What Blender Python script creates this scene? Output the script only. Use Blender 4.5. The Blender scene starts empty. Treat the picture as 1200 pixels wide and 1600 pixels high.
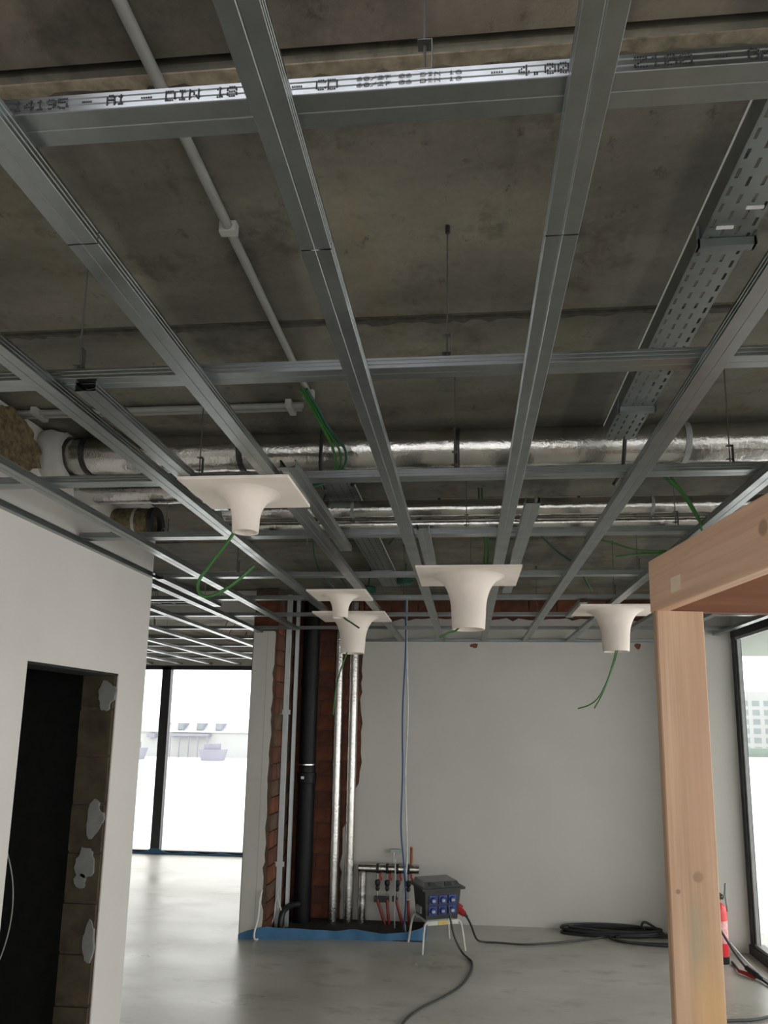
import bpy, math, random
from mathutils import Vector, Matrix
random.seed(7)
R = math.radians
scene = bpy.context.scene
col = scene.collection

# ------------------------------------------------------------------ camera
EYE = 1.9
cam_d = bpy.data.cameras.new('camera')
cam_d.sensor_fit = 'HORIZONTAL'
cam_d.sensor_width = 36.0
cam_d.lens = 1071.3 / 1200 * 36
cam_d.shift_x = (600 - 633.2) / 1200
cam_d.shift_y = (955.0 - 800) / 1200
cam_d.clip_start = 0.02
cam_d.clip_end = 600
cam = bpy.data.objects.new('camera', cam_d)
col.objects.link(cam)
pitch, yaw, roll = 0.16274, 0.09192, 0.01334
fw = Vector((0, math.cos(pitch), math.sin(pitch)))
up = Vector((0, -math.sin(pitch), math.cos(pitch)))
rt = Vector((1, 0, 0))
Rz = Matrix.Rotation(yaw, 3, 'Z')
fw, up, rt = Rz @ fw, Rz @ up, Rz @ rt
r2 = math.cos(roll) * rt + math.sin(roll) * up
u2 = -math.sin(roll) * rt + math.cos(roll) * up
M = Matrix((r2, u2, -fw)).transposed().to_4x4()
M.translation = Vector((0, 0, EYE))
cam.matrix_world = M
scene.camera = cam

# ------------------------------------------------------------------ sky, exposure
world = bpy.data.worlds.new('overcast_sky')
scene.world = world
world.use_nodes = True
wn = world.node_tree.nodes
wn['Background'].inputs['Color'].default_value = (0.99, 0.965, 0.95, 1)
wn['Background'].inputs['Strength'].default_value = 1.0
scene.view_settings.view_transform = 'Standard'
scene.view_settings.look = 'None'
scene.view_settings.gamma = 1.0
scene.view_settings.use_curve_mapping = False
scene.view_settings.exposure = 1.9
scene.cycles.max_bounces = 10
scene.cycles.diffuse_bounces = 6
scene.cycles.glossy_bounces = 4
scene.cycles.transparent_max_bounces = 12
scene.cycles.sample_clamp_indirect = 6.0


def portal(name, loc, rot, sx, sy):
    """Sampling portal in a window opening: guides sky light in, gives off no light of its own."""
    d = bpy.data.lights.new(name, 'AREA')
    d.shape = 'RECTANGLE'
    d.size, d.size_y = sx, sy
    d.cycles.is_portal = True
    o = bpy.data.objects.new(name, d)
    o.location = loc
    o.rotation_euler = rot
    col.objects.link(o)


# openings (inner faces): far glass wall Y=10, right glass wall X=2.41, rear glass wall Y=-3.5
portal('daylight_portal_far', (-4.05, 10.08, 1.36), (R(-90), 0, 0), 4.1, 2.66)
portal('daylight_portal_right', (2.50, 2.1, 1.38), (0, R(90), 0), 2.7, 8.8)
portal('daylight_portal_rear', (0.2, -3.56, 1.5), (R(90), 0, 0), 4.0, 2.4)


# ------------------------------------------------------------------ materials
def nodes_of(name):
    m = bpy.data.materials.new(name)
    m.use_nodes = True
    nt = m.node_tree
    return m, nt, nt.nodes['Principled BSDF']


def ramp(nt, fac, stops):
    r = nt.nodes.new('ShaderNodeValToRGB')
    els = r.color_ramp.elements
    while len(els) < len(stops):
        els.new(0.5)
    for e, (p, c) in zip(els, stops):
        e.position = p
        e.color = (*c, 1)
    nt.links.new(fac, r.inputs['Fac'])
    return r.outputs['Color']


def noise(nt, scale, detail=4, rough=0.55, stretch=(1, 1, 1), coord='Object'):
    tc = nt.nodes.new('ShaderNodeTexCoord')
    mp = nt.nodes.new('ShaderNodeMapping')
    mp.inputs['Scale'].default_value = stretch
    nt.links.new(tc.outputs[coord], mp.inputs['Vector'])
    n = nt.nodes.new('ShaderNodeTexNoise')
    n.inputs['Scale'].default_value = scale
    n.inputs['Detail'].default_value = detail
    n.inputs['Roughness'].default_value = rough
    nt.links.new(mp.outputs['Vector'], n.inputs['Vector'])
    return n.outputs['Fac']


def bump(nt, bsdf, height, strength, dist=0.01):
    b = nt.nodes.new('ShaderNodeBump')
    b.inputs['Strength'].default_value = strength
    b.inputs['Distance'].default_value = dist
    nt.links.new(height, b.inputs['Height'])
    nt.links.new(b.outputs['Normal'], bsdf.inputs['Normal'])


def mixc(nt, fac, a, b, mode='MIX'):
    m = nt.nodes.new('ShaderNodeMix')
    m.data_type = 'RGBA'
    m.blend_type = mode
    if isinstance(fac, (int, float)):
        m.inputs['Factor'].default_value = fac
    else:
        nt.links.new(fac, m.inputs['Factor'])
    for s, v in (('A', a), ('B', b)):
        k = [i for i in m.inputs if i.name == s and i.type == 'RGBA'][0]
        if isinstance(v, tuple):
            k.default_value = (*v, 1)
        else:
            nt.links.new(v, k)
    return [o for o in m.outputs if o.type == 'RGBA'][0]


def plain(name, c, rough=0.6, metal=0.0, var=0.12, scale=18.0, bmp=0.0, spec=0.5, coord='Object'):
    m, nt, b = nodes_of(name)
    f = noise(nt, scale, coord=coord)
    lo = tuple(max(0, x * (1 - var)) for x in c)
    hi = tuple(min(1, x * (1 + var)) for x in c)
    nt.links.new(ramp(nt, f, [(0.3, lo), (0.7, hi)]), b.inputs['Base Color'])
    b.inputs['Roughness'].default_value = rough
    b.inputs['Metallic'].default_value = metal
    b.inputs['Specular IOR Level'].default_value = spec
    if bmp:
        bump(nt, b, noise(nt, scale * 6, coord=coord), bmp, 0.004)
    return m


MT = {}


def concrete_ceiling(name='raw_concrete_soffit', k=1.0, warm=1.0):
    m, nt, b = nodes_of(name)
    big = noise(nt, 1.3, 5, 0.6, (1.0, 2.2, 1))
    c1 = ramp(nt, big, [(0.32, (0.10 * k * warm, 0.094 * k, 0.074 * k)), (0.5, (0.165 * k * warm, 0.152 * k, 0.122 * k)), (0.68, (0.235 * k * warm, 0.217 * k, 0.165 * k))])
    blot = noise(nt, 4.5, 6, 0.7)
    c2 = mixc(nt, ramp(nt, blot, [(0.53, (0, 0, 0)), (0.70, (0.85, 0.85, 0.85))]), c1, (0.075, 0.066, 0.052))
    band = noise(nt, 1.0, 3, 0.5, (3.2, 0.35, 1))      # formwork bands
    c2 = mixc(nt, 0.9, c2, ramp(nt, band, [(0.41, (0.62, 0.62, 0.64)), (0.47, (1, 1, 1)), (0.60, (1.0, 1.0, 1.0)), (0.66, (1.0, 0.96, 0.84))]), 'MULTIPLY')
    spk = noise(nt, 17, 5, 0.75, (1, 0.7, 1))
    c2 = mixc(nt, ramp(nt, spk, [(0.60, (0, 0, 0)), (0.70, (0.8, 0.8, 0.8))]), c2, (0.055 * k, 0.048 * k, 0.037 * k))
    fine = noise(nt, 60, 4, 0.6)
    c3 = mixc(nt, 0.25, c2, ramp(nt, fine, [(0.3, (0.5, 0.5, 0.5)), (0.7, (1, 1, 1))]), 'MULTIPLY')
    nt.links.new(c3, b.inputs['Base Color'])
    b.inputs['Roughness'].default_value = 0.85
    bump(nt, b, noise(nt, 35, 6, 0.7), 0.35, 0.01)
    return m


def concrete_floor():
    m, nt, b = nodes_of('screed_floor')
    big = noise(nt, 0.9, 5, 0.6, (1, 1.6, 1))
    c1 = ramp(nt, big, [(0.3, (0.36, 0.345, 0.30)), (0.5, (0.455, 0.44, 0.395)), (0.7, (0.56, 0.545, 0.50))])
    sc = noise(nt, 3.0, 6, 0.7, (0.8, 1.8, 1))
    c2 = mixc(nt, ramp(nt, sc, [(0.54, (0, 0, 0)), (0.66, (0.6, 0.6, 0.6))]), c1, (0.28, 0.262, 0.215))
    sp = noise(nt, 30, 3, 0.6)
    c3 = mixc(nt, ramp(nt, sp, [(0.7, (0, 0, 0)), (0.76, (0.5, 0.5, 0.5))]), c2, (0.2, 0.19, 0.17))
    nt.links.new(c3, b.inputs['Base Color'])
    nt.links.new(ramp(nt, big, [(0.3, (0.26, 0.26, 0.26)), (0.7, (0.42, 0.42, 0.42))]), b.inputs['Roughness'])
    bump(nt, b, noise(nt, 14, 5, 0.6), 0.12, 0.01)
    return m


def plaster_wall(name, c):
    m, nt, b = nodes_of(name)
    f = noise(nt, 1.2, 5, 0.6)
    lo = tuple(x * 0.93 for x in c)
    c1 = ramp(nt, f, [(0.35, lo), (0.65, c)])
    s = noise(nt, 9, 5, 0.7)
    c2 = mixc(nt, ramp(nt, s, [(0.66, (0, 0, 0)), (0.8, (0.35, 0.35, 0.35))]), c1, tuple(x * 0.7 for x in c))
    nt.links.new(c2, b.inputs['Base Color'])
    b.inputs['Roughness'].default_value = 0.9
    b.inputs['Specular IOR Level'].default_value = 0.2
    bump(nt, b, noise(nt, 80, 3, 0.5), 0.06, 0.004)
    return m


def galvanised(name, c, rough):
    m, nt, b = nodes_of(name)
    f = noise(nt, 22, 3, 0.6)
    nt.links.new(ramp(nt, f, [(0.3, tuple(x * 0.88 for x in c)), (0.7, c)]), b.inputs['Base Color'])
    b.inputs['Metallic'].default_value = 1.0
    nt.links.new(ramp(nt, noise(nt, 9, 3), [(0.3, (rough - .05,) * 3), (0.7, (rough + .07,) * 3)]), b.inputs['Roughness'])
    bump(nt, b, noise(nt, 120, 2), 0.03, 0.002)
    return m


def foil(name, scale=24, strength=0.34):
    m, nt, b = nodes_of(name)
    f = noise(nt, 3, 4)
    nt.links.new(ramp(nt, f, [(0.3, (0.50, 0.48, 0.45)), (0.7, (0.74, 0.73, 0.72))]), b.inputs['Base Color'])
    b.inputs['Metallic'].default_value = 1.0
    b.inputs['Roughness'].default_value = 0.15
    n1 = noise(nt, scale, 5, 0.65)
    bump(nt, b, n1, strength, 0.012)
    return m


def wood(name, c1, c2, axis, knots=(), stains=()):
    """axis: local axis index along the grain; knots: (x, y, z, radius) in local metres."""
    m, nt, b = nodes_of(name)
    st = [14, 14, 14]
    st[axis] = 0.7
    f = noise(nt, 1.6, 5, 0.6, tuple(st))
    cc = ramp(nt, f, [(0.3, c1), (0.7, c2)])
    g = noise(nt, 2.1, 4, 0.6, tuple(s * 3.2 if i != axis else s for i, s in enumerate(st)))
    cc = mixc(nt, 0.35, cc, ramp(nt, g, [(0.35, (0.72, 0.66, 0.6)), (0.6, (1, 1, 1))]), 'MULTIPLY')
    tc = nt.nodes.new('ShaderNodeTexCoord')
    for (x, y, z, r) in knots:
        vm = nt.nodes.new('ShaderNodeVectorMath')
        vm.operation = 'DISTANCE'
        vm.inputs[1].default_value = (x, y, z)
        nt.links.new(tc.outputs['Object'], vm.inputs[0])
        mr = nt.nodes.new('ShaderNodeMapRange')
        mr.inputs['From Min'].default_value = r * 0.75
        mr.inputs['From Max'].default_value = r * 1.15
        mr.inputs['To Min'].default_value = 0.85
        mr.inputs['To Max'].default_value = 0.0
        nt.links.new(vm.outputs['Value'], mr.inputs['Value'])
        cc = mixc(nt, mr.outputs['Result'], cc, tuple(v * 0.55 for v in c1))
    wob = noise(nt, 9, 4, 0.6)
    for (ctr, scl, colr, amt) in stains:
        mp = nt.nodes.new('ShaderNodeMapping')
        mp.inputs['Scale'].default_value = scl
        mp.inputs['Location'].default_value = tuple(-a * q for a, q in zip(ctr, scl))
        nt.links.new(tc.outputs['Object'], mp.inputs['Vector'])
        ln = nt.nodes.new('ShaderNodeVectorMath')
        ln.operation = 'LENGTH'
        nt.links.new(mp.outputs['Vector'], ln.inputs[0])
        ad = nt.nodes.new('ShaderNodeMath')
        ad.operation = 'ADD'
        nt.links.new(ln.outputs['Value'], ad.inputs[0])
        nt.links.new(wob, ad.inputs[1])
        mr = nt.nodes.new('ShaderNodeMapRange')
        mr.inputs['From Min'].default_value = 0.95
        mr.inputs['From Max'].default_value = 1.7
        mr.inputs['To Min'].default_value = amt
        mr.inputs['To Max'].default_value = 0.0
        nt.links.new(ad.outputs[0], mr.inputs['Value'])
        cc = mixc(nt, mr.outputs['Result'], cc, colr)
    nt.links.new(cc, b.inputs['Base Color'])
    b.inputs['Roughness'].default_value = 0.65
    bump(nt, b, g, 0.08, 0.004)
    return m


def glass_pane():
    m, nt, b = nodes_of('window_glass')
    nt.nodes.remove(b)
    out = nt.nodes['Material Output']
    t = nt.nodes.new('ShaderNodeBsdfTransparent')
    t.inputs['Color'].default_value = (0.965, 0.98, 0.97, 1)
    g = nt.nodes.new('ShaderNodeBsdfGlossy')
    g.inputs['Roughness'].default_value = 0.02
    fr = nt.nodes.new('ShaderNodeFresnel')
    fr.inputs['IOR'].default_value = 1.45
    mx = nt.nodes.new('ShaderNodeMixShader')
    ge = nt.nodes.new('ShaderNodeNewGeometry')   # reflect at the front face only: a thin pane has no inner total reflection
    sub = nt.nodes.new('ShaderNodeMath')
    sub.operation = 'SUBTRACT'
    sub.inputs[0].default_value = 1.0
    nt.links.new(ge.outputs['Backfacing'], sub.inputs[1])
    mul = nt.nodes.new('ShaderNodeMath')
    mul.operation = 'MULTIPLY'
    nt.links.new(fr.outputs['Fac'], mul.inputs[0])
    nt.links.new(sub.outputs[0], mul.inputs[1])
    nt.links.new(mul.outputs[0], mx.inputs['Fac'])
    nt.links.new(t.outputs[0], mx.inputs[1])
    nt.links.new(g.outputs[0], mx.inputs[2])
    nt.links.new(mx.outputs[0], out.inputs['Surface'])
    return m


MT['ceil'] = concrete_ceiling(k=1.1)
MT['ceil2'] = concrete_ceiling('darker_concrete_soffit', 1.0, 0.98)
MT['ceil3'] = concrete_ceiling('browner_concrete_soffit', 1.12, 1.07)
MT['floor'] = concrete_floor()
MT['wall'] = plaster_wall('skim_plaster', (0.54, 0.525, 0.49))
MT['wall_l'] = plaster_wall('board_plaster', (0.68, 0.65, 0.62))
MT['galv'] = galvanised('galvanised_steel', (0.30, 0.325, 0.325), 0.33)
MT['galv2'] = galvanised('tray_steel', (0.30, 0.33, 0.325), 0.42)
MT['foil'] = foil('aluminium_foil')
MT['foil2'] = foil('pipe_foil', 45, 0.3)
MT['cast'] = plain('cast_gypsum', (0.86, 0.775, 0.71), 0.85, var=0.06, scale=6, bmp=0.05, spec=0.2)
MT['black'] = plain('black_plastic', (0.018, 0.018, 0.02), 0.45, var=0.2)
MT['frame'] = plain('black_aluminium', (0.02, 0.021, 0.023), 0.38, var=0.15)
MT['gasket'] = plain('grey_gasket', (0.30, 0.31, 0.31), 0.5)
MT['steel_dark'] = plain('dull_wire_steel', (0.14, 0.14, 0.135), 0.5, metal=0.7)
MT['stud'] = plain('bright_stud_steel', (0.62, 0.66, 0.68), 0.4, metal=0.35, var=0.06)
MT['lip_glint'] = plain('painted_lip_glint', (0.72, 0.73, 0.71), 0.45)  # near-white colour paints the light caught along the tray lip
MT['pipe_b'] = plain('matt_black_pipe', (0.008, 0.008, 0.009), 0.5, var=0.2, spec=0.25)
MT['clipg'] = plain('pale_clip', (0.36, 0.36, 0.34), 0.5)
MT['residue'] = plain('mortar_residue', (0.25, 0.21, 0.15), 0.9, var=0.4, scale=30, bmp=0.5)
MT['grime'] = plain('joint_grime', (0.06, 0.054, 0.045), 0.95, var=0.4, scale=30)
MT['dark'] = plain('dark_paint', (0.012, 0.012, 0.012), 0.8)
MT['conduit'] = plain('grey_conduit', (0.24, 0.24, 0.225), 0.5, var=0.08)
MT['green'] = plain('green_cable', (0.028, 0.13, 0.022), 0.45, var=0.15)
MT['dkgreen'] = plain('dark_green_plastic', (0.01, 0.075, 0.05), 0.5)
MT['red'] = plain('red_plastic', (0.36, 0.022, 0.024), 0.4, var=0.12)
MT['redpipe'] = plain('red_pipe', (0.24, 0.018, 0.012), 0.4, var=0.15)
MT['ext'] = plain('extinguisher_red', (0.72, 0.045, 0.055), 0.3, var=0.06)
MT['whitep'] = plain('white_plastic', (0.72, 0.72, 0.70), 0.5, var=0.06)
MT['bluec'] = plain('blue_cable', (0.03, 0.085, 0.22), 0.5)
MT['greyc'] = plain('pale_cable', (0.55, 0.56, 0.57), 0.5)
MT['bluef'] = plain('blue_foam', (0.045, 0.15, 0.29), 0.6, var=0.12, scale=12)
MT['boxg'] = plain('dark_grey_plastic', (0.032, 0.035, 0.034), 0.5, var=0.25, scale=14)
MT['boxb'] = plain('blue_socket', (0.018, 0.04, 0.20), 0.4)
MT['clear'] = plain('scratched_cover', (0.09, 0.095, 0.095), 0.25, var=0.3, scale=20)
MT['yellow'] = plain('yellow_sticker', (0.62, 0.42, 0.10), 0.5)
MT['tube'] = plain('painted_tube', (0.52, 0.52, 0.48), 0.4, var=0.1)
MT['copper'] = plain('copper', (0.52, 0.20, 0.09), 0.35, metal=0.8)
MT['chrome'] = plain('nickel', (0.6, 0.6, 0.58), 0.25, metal=1.0, var=0.05)
MT['ink'] = plain('printer_ink', (0.03, 0.03, 0.035), 0.7)
MT['wool'] = plain('rock_wool', (0.15, 0.115, 0.06), 0.95, var=0.55, scale=45, bmp=0.8)
MT['mortar'] = plain('mortar', (0.085, 0.06, 0.045), 0.95, var=0.3, scale=25, bmp=0.4)
MT['soil'] = plain('dark_rubble', (0.05, 0.045, 0.04), 0.95, var=0.5, scale=30, bmp=0.6)
MT['brickA'] = plain('red_brick', (0.17, 0.058, 0.03), 0.9, var=0.3, scale=12, bmp=0.4)
MT['brickB'] = plain('brown_brick', (0.125, 0.047, 0.028), 0.9, var=0.3, scale=12, bmp=0.4)
MT['brickD'] = plain('dark_brown_brick', (0.06, 0.047, 0.026), 0.9, var=0.45, scale=8, bmp=0.4)  # doorway jamb bricks, much darker base than the niche bricks
MT['shade_black'] = plain('painted_shade_black', (0.014, 0.014, 0.013), 0.85, var=0.3)  # shade put into colour: side room darkness and lintel underside
MT['grout'] = plain('grey_adhesive', (0.42, 0.41, 0.39), 0.9, var=0.1)
MT['grout2'] = plain('dull_adhesive', (0.20, 0.20, 0.195), 0.9, var=0.12)
MT['brickE'] = plain('pier_brick', (0.11, 0.065, 0.04), 0.9, var=0.45, scale=9, bmp=0.4)
MT['glass'] = glass_pane()
MT['ground'] = plain('pale_paving', (0.80, 0.80, 0.80), 0.9, var=0.03, scale=2)
MT['facade'] = plain('pale_render', (0.345, 0.355, 0.355), 0.9, var=0.03, scale=0.4)
MT['facade2'] = plain('lavender_render', (0.215, 0.215, 0.265), 0.9, var=0.08, scale=0.4)
MT['fwin'] = plain('distant_glazing', (0.19, 0.225, 0.23), 0.6, var=0.08, scale=0.4)
MT['hedge'] = plain('pale_hedge', (0.18, 0.225, 0.20), 0.95, var=0.08, scale=0.3)
MT['soffit'] = plain('canopy_render', (0.26, 0.29, 0.255), 0.9, var=0.03, scale=1)
WOODP = wood('spruce_post', (0.43, 0.265, 0.165), (0.60, 0.40, 0.27), 2, [(0.097, 0, 1.42, 0.018), (0.028, 0, 1.375, 0.008)],
             [((0.085, 0, 1.22), (28, 0, 7), (0.33, 0.27, 0.19), 0.75), ((0.12, 0, 0.86), (14, 0, 2.6), (0.60, 0.36, 0.14), 0.6), ((0.13, 0, 1.75), (16, 0, 2.2), (0.50, 0.30, 0.20), 0.6)])
WOODB = wood('spruce_beam', (0.70, 0.43, 0.28), (0.84, 0.57, 0.405), 1, [(0, -0.665, 2.40, 0.022)])
WOODC = wood('reddish_brown_beam', (0.15, 0.047, 0.018), (0.215, 0.085, 0.032), 0, [(0.20, 0, 2.375, 0.02)])  # much darker, redder base colour than the side beam


# ------------------------------------------------------------------ mesh helpers
class MB:
    def __init__(s):
        s.v, s.f, s.smooth = [], [], False

    def add(s, verts, faces):
        o = len(s.v)
        s.v += [tuple(p) for p in verts]
        s.f += [tuple(i + o for i in f) for f in faces]
        return s

    def box(s, x0, x1, y0, y1, z0, z1):
        v = [(x0, y0, z0), (x1, y0, z0), (x1, y1, z0), (x0, y1, z0), (x0, y0, z1), (x1, y0, z1), (x1, y1, z1), (x0, y1, z1)]
        return s.add(v, [(0, 3, 2, 1), (4, 5, 6, 7), (0, 1, 5, 4), (1, 2, 6, 5), (2, 3, 7, 6), (3, 0, 4, 7)])

    def frustum(s, a, za, b, zb):
        """a, b: (x0, x1, y0, y1) at heights za < zb."""
        v = [(a[0], a[2], za), (a[1], a[2], za), (a[1], a[3], za), (a[0], a[3], za), (b[0], b[2], zb), (b[1], b[2], zb), (b[1], b[3], zb), (b[0], b[3], zb)]
        return s.add(v, [(0, 3, 2, 1), (4, 5, 6, 7), (0, 1, 5, 4), (1, 2, 6, 5), (2, 3, 7, 6), (3, 0, 4, 7)])

    def prism(s, poly, axis, a, b):
        """Extrude a closed polygon along an axis; poly pairs are the two other axes in order."""
        def P(q, t):
            return {'x': (t, q[0], q[1]), 'y': (q[0], t, q[1]), 'z': (q[0], q[1], t)}[axis]
        n = len(poly)
        v = [P(q, a) for q in poly] + [P(q, b) for q in poly]
        f = [tuple(range(n - 1, -1, -1)), tuple(range(n, 2 * n))]
        f += [(i, (i + 1) % n, n + (i + 1) % n, n + i) for i in range(n)]
        return s.add(v, f)

    def tube(s, pts, r, seg=8, caps=True):
        pts = [Vector(p) for p in pts]
        rr = r if isinstance(r, (list, tuple)) else [r] * len(pts)
        n = len(pts)
        t0 = (pts[1] - pts[0]).normalized()
        ref = Vector((0, 0, 1)) if abs(t0.z) < 0.9 else Vector((1, 0, 0))
        u = t0.cross(ref).normalized()
        V, F = [], []
        for i in range(n):
            t = (pts[min(i + 1, n - 1)] - pts[max(i - 1, 0)]).normalized()
            u = (u - t * u.dot(t)).normalized()
            w = t.cross(u)
            for k in range(seg):
                a = 2 * math.pi * k / seg
                V.append(pts[i] + (u * math.cos(a) + w * math.sin(a)) * rr[i])
        for i in range(n - 1):
            for k in range(seg):
                k2 = (k + 1) % seg
                F.append((i * seg + k, i * seg + k2, (i + 1) * seg + k2, (i + 1) * seg + k))
        if caps:
            F.append(tuple(range(seg - 1, -1, -1)))
            F.append(tuple((n - 1) * seg + k for k in range(seg)))
        return s.add(V, F)

    def lathe(s, prof, c=(0, 0, 0), seg=28, close=False):
        """prof: (radius, z) list, spun about the vertical through c."""
        V, F = [], []
        n = len(prof)
        for (r, z) in prof:
            for k in range(seg):
                a = 2 * math.pi * k / seg
                V.append((c[0] + r * math.cos(a), c[1] + r * math.sin(a), c[2] + z))
        for i in range(n - 1 + (1 if close else 0)):
            j = (i + 1) % n
            for k in range(seg):
                k2 = (k + 1) % seg
                F.append((i * seg + k, i * seg + k2, j * seg + k2, j * seg + k))
        if not close:
            F.append(tuple(range(seg - 1, -1, -1)))
            F.append(tuple((n - 1) * seg + k for k in range(seg)))
        return s.add(V, F)

    def xform(s, m):
        s.v = [tuple(m @ Vector(p)) for p in s.v]
        return s

    def mesh(s, name, mat, smooth=None):
        me = bpy.data.meshes.new(name)
        me.from_pydata(s.v, [], s.f)
        if isinstance(mat, str):
            mat = MT[mat]
        me.materials.append(mat)
        if smooth:
            me.polygons.foreach_set('use_smooth', [True] * len(me.polygons))
            try:
                me.set_sharp_from_angle(angle=R(40))
            except Exception:
                pass
        me.update()
        return me

    def build(s, name, mat, parent=None, smooth=False):
        return link(name, s.mesh(name, mat, smooth), parent)


def link(name, me, parent=None, loc=None):
    o = bpy.data.objects.new(name, me)
    col.objects.link(o)
    if parent is not None:
        o.parent = parent
    if loc:
        o.location = loc
    return o


def fixnormals():
    import bmesh
    for me in bpy.data.meshes:
        bm = bmesh.new()
        bm.from_mesh(me)
        bmesh.ops.recalc_face_normals(bm, faces=bm.faces)
        bm.to_mesh(me)
        bm.free()


def tag(o, label, cat, group=None, kind=None):
    o['label'] = label
    o['category'] = cat
    if group:
        o['group'] = group
    if kind:
        o['kind'] = kind
    return o


def thing(name, label, cat, loc=(0, 0, 0), group=None, rz=0.0):
    o = bpy.data.objects.new(name, None)
    o.empty_display_size = 0.1
    col.objects.link(o)
    o.location = loc
    o.rotation_euler = (0, 0, rz)
    return tag(o, label, cat, group)


def struct(o, label=None, cat=None):
    o['kind'] = 'structure'
    if label:
        o['label'] = label
    if cat:
        o['category'] = cat
    return o


def curve(pts, n=8):
    """Catmull-Rom through the points."""
    P = [Vector(p) for p in pts]
    if len(P) == 2:
        return P
    P = [P[0] * 2 - P[1]] + P + [P[-1] * 2 - P[-2]]
    out = []
    for i in range(1, len(P) - 2):
        for k in range(n):
            t = k / n
            a, b, c, d = P[i - 1], P[i], P[i + 1], P[i + 2]
            out.append(0.5 * ((2 * b) + (c - a) * t + (2 * a - 5 * b + 4 * c - d) * t * t + (3 * b - 3 * c + d - a) * t ** 3))
    out.append(P[-2])
    return out


def cable(name, label, pts, r, mat, cat='cable', group=None, seg=7, n=8, parent=None):
    o = MB().tube(curve(pts, n), r, seg).build(name, mat, parent, smooth=True)
    if parent is None:
        tag(o, label, cat, group)
    return o


# ------------------------------------------------------------------ key levels
GB = 2.737      # underside of the lower rails
RH = 0.027      # rail height
RW = 0.057      # rail width
ZC = 3.17       # concrete soffit

# ------------------------------------------------------------------ setting: floor, ceiling
fl = struct(MB().box(-6.2, 2.75, -3.8, 10.2, -0.12, 0).build('floor', 'floor'), 'grey dusty screed floor of the unfinished room', 'floor')
cl = struct(MB().box(-6.3, 2.85, -3.9, 10.3, ZC + 0.09, ZC + 0.25).build('ceiling', 'ceil'), 'raw concrete ceiling of precast slabs with joints', 'ceiling')
edges = [-3.9, -2.5, -1.6, -0.7, 0.2, 1.105, 1.985, 2.87, 3.75, 4.65, 5.55, 6.45, 7.35, 8.25, 9.15, 10.3]
for i in range(len(edges) - 1):
    a, b = edges[i], edges[i + 1]
    dz = [0.0, 0.006, 0.0, 0.004, 0.002, 0.0, 0.003][i % 7]
    g = {4: 0.004, 5: 0.009, 6: 0.008}.get(i, 0.008)
    h = 0.008
    poly = [(a + g, ZC + dz + h), (a + g + h, ZC + dz), (b - 0.004 - h, ZC + dz), (b - 0.004, ZC + dz + h), (b - 0.004, ZC + 0.10), (a + g, ZC + 0.10)]
    MB().prism(poly, 'x', -6.3, 2.85).build('slab', {4: 'ceil3', 5: 'ceil', 6: 'ceil2'}.get(i, ('ceil', 'ceil2', 'ceil3')[i % 3]), cl)

# ragged mortar residue along the two near joints
rj = random.Random(31)
for (y0, y1, zt, mat, amp) in ((1.122, 1.142, 0.004, 'residue', 0.024), (1.996, 2.004, 0.0025, 'grime', 0.020)):
    pts_a, pts_b = [], []
    x = -1.9
    while x < 2.4:
        pts_b.append((x, y1 + rj.uniform(0, amp) * (1 if rj.random() < .6 else .3)))
        x += rj.uniform(0.012, 0.05)
    poly = [(-1.9, y0)] + [(2.4, y0)] + pts_b[::-1]
    MB().prism(poly, 'z', ZC - zt, ZC + 0.02).build('joint_residue', mat, cl)

# ------------------------------------------------------------------ setting: walls
XL, XL2 = -1.88, -2.07
YE = 3.87
DY0, DY1, DZ = 2.78, 3.561, 2.146
wl = MB()
wl.box(XL2, XL, -3.8, DY0, 0, ZC)
wl.box(XL2, XL, DY1, YE, 0, ZC)
wl.box(XL2, XL, DY0, DY1, DZ, ZC)
wl = struct(wl.build('wall_left', 'wall_l'), 'white plastered wall with a dark doorway cut through', 'wall')
# room behind the doorway, its darkness put into black wall colour
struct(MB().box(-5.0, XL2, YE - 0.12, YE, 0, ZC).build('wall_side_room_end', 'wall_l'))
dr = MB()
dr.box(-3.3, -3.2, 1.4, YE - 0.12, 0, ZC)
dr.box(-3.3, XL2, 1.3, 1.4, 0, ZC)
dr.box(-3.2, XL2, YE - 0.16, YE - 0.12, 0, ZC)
struct(dr.build('wall_side_room', 'shade_black'), 'room behind the doorway, its darkness painted black on the walls', 'wall')
MB().box(XL2 - 0.002, XL - 0.003, DY0 - 0.02, DY1, DZ - 0.012, DZ - 0.001).build('lintel_shade_sheet', 'shade_black', wl)  # black sheet added to paint shade on the lintel underside
# door lining: brick jamb with dabs of adhesive
dj = MB().box(XL2, XL - 0.006, DY1 - 0.006, DY1, 0, DZ).build('door_1', 'mortar')
struct(dj, 'raw brick reveal of the dark doorway with grey adhesive dabs', 'doorway')
bh = 0.245
z = 0.0
i = 0
while z < DZ - 0.02:
    z1 = min(z + bh - 0.012, DZ - 0.004)
    MB().box(XL2 + 0.003, XL - 0.012, DY1 - 0.018 - 0.004 * (i % 2), DY1 - 0.004, z + 0.004, z1).build('brick', 'brickD', dj)
    z += bh
    i += 1


def blob(cx, cz, rx, rz, seed, n=22):
    rnd = random.Random(seed)
    out = []
    for k in range(n):
        a = 2 * math.pi * k / n
        q = 1 + rnd.uniform(-0.12, 0.14) + 0.12 * math.sin(3 * a + seed)
        out.append((cx + rx * q * math.cos(a), cz + rz * q * math.sin(a)))
    return out


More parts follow.
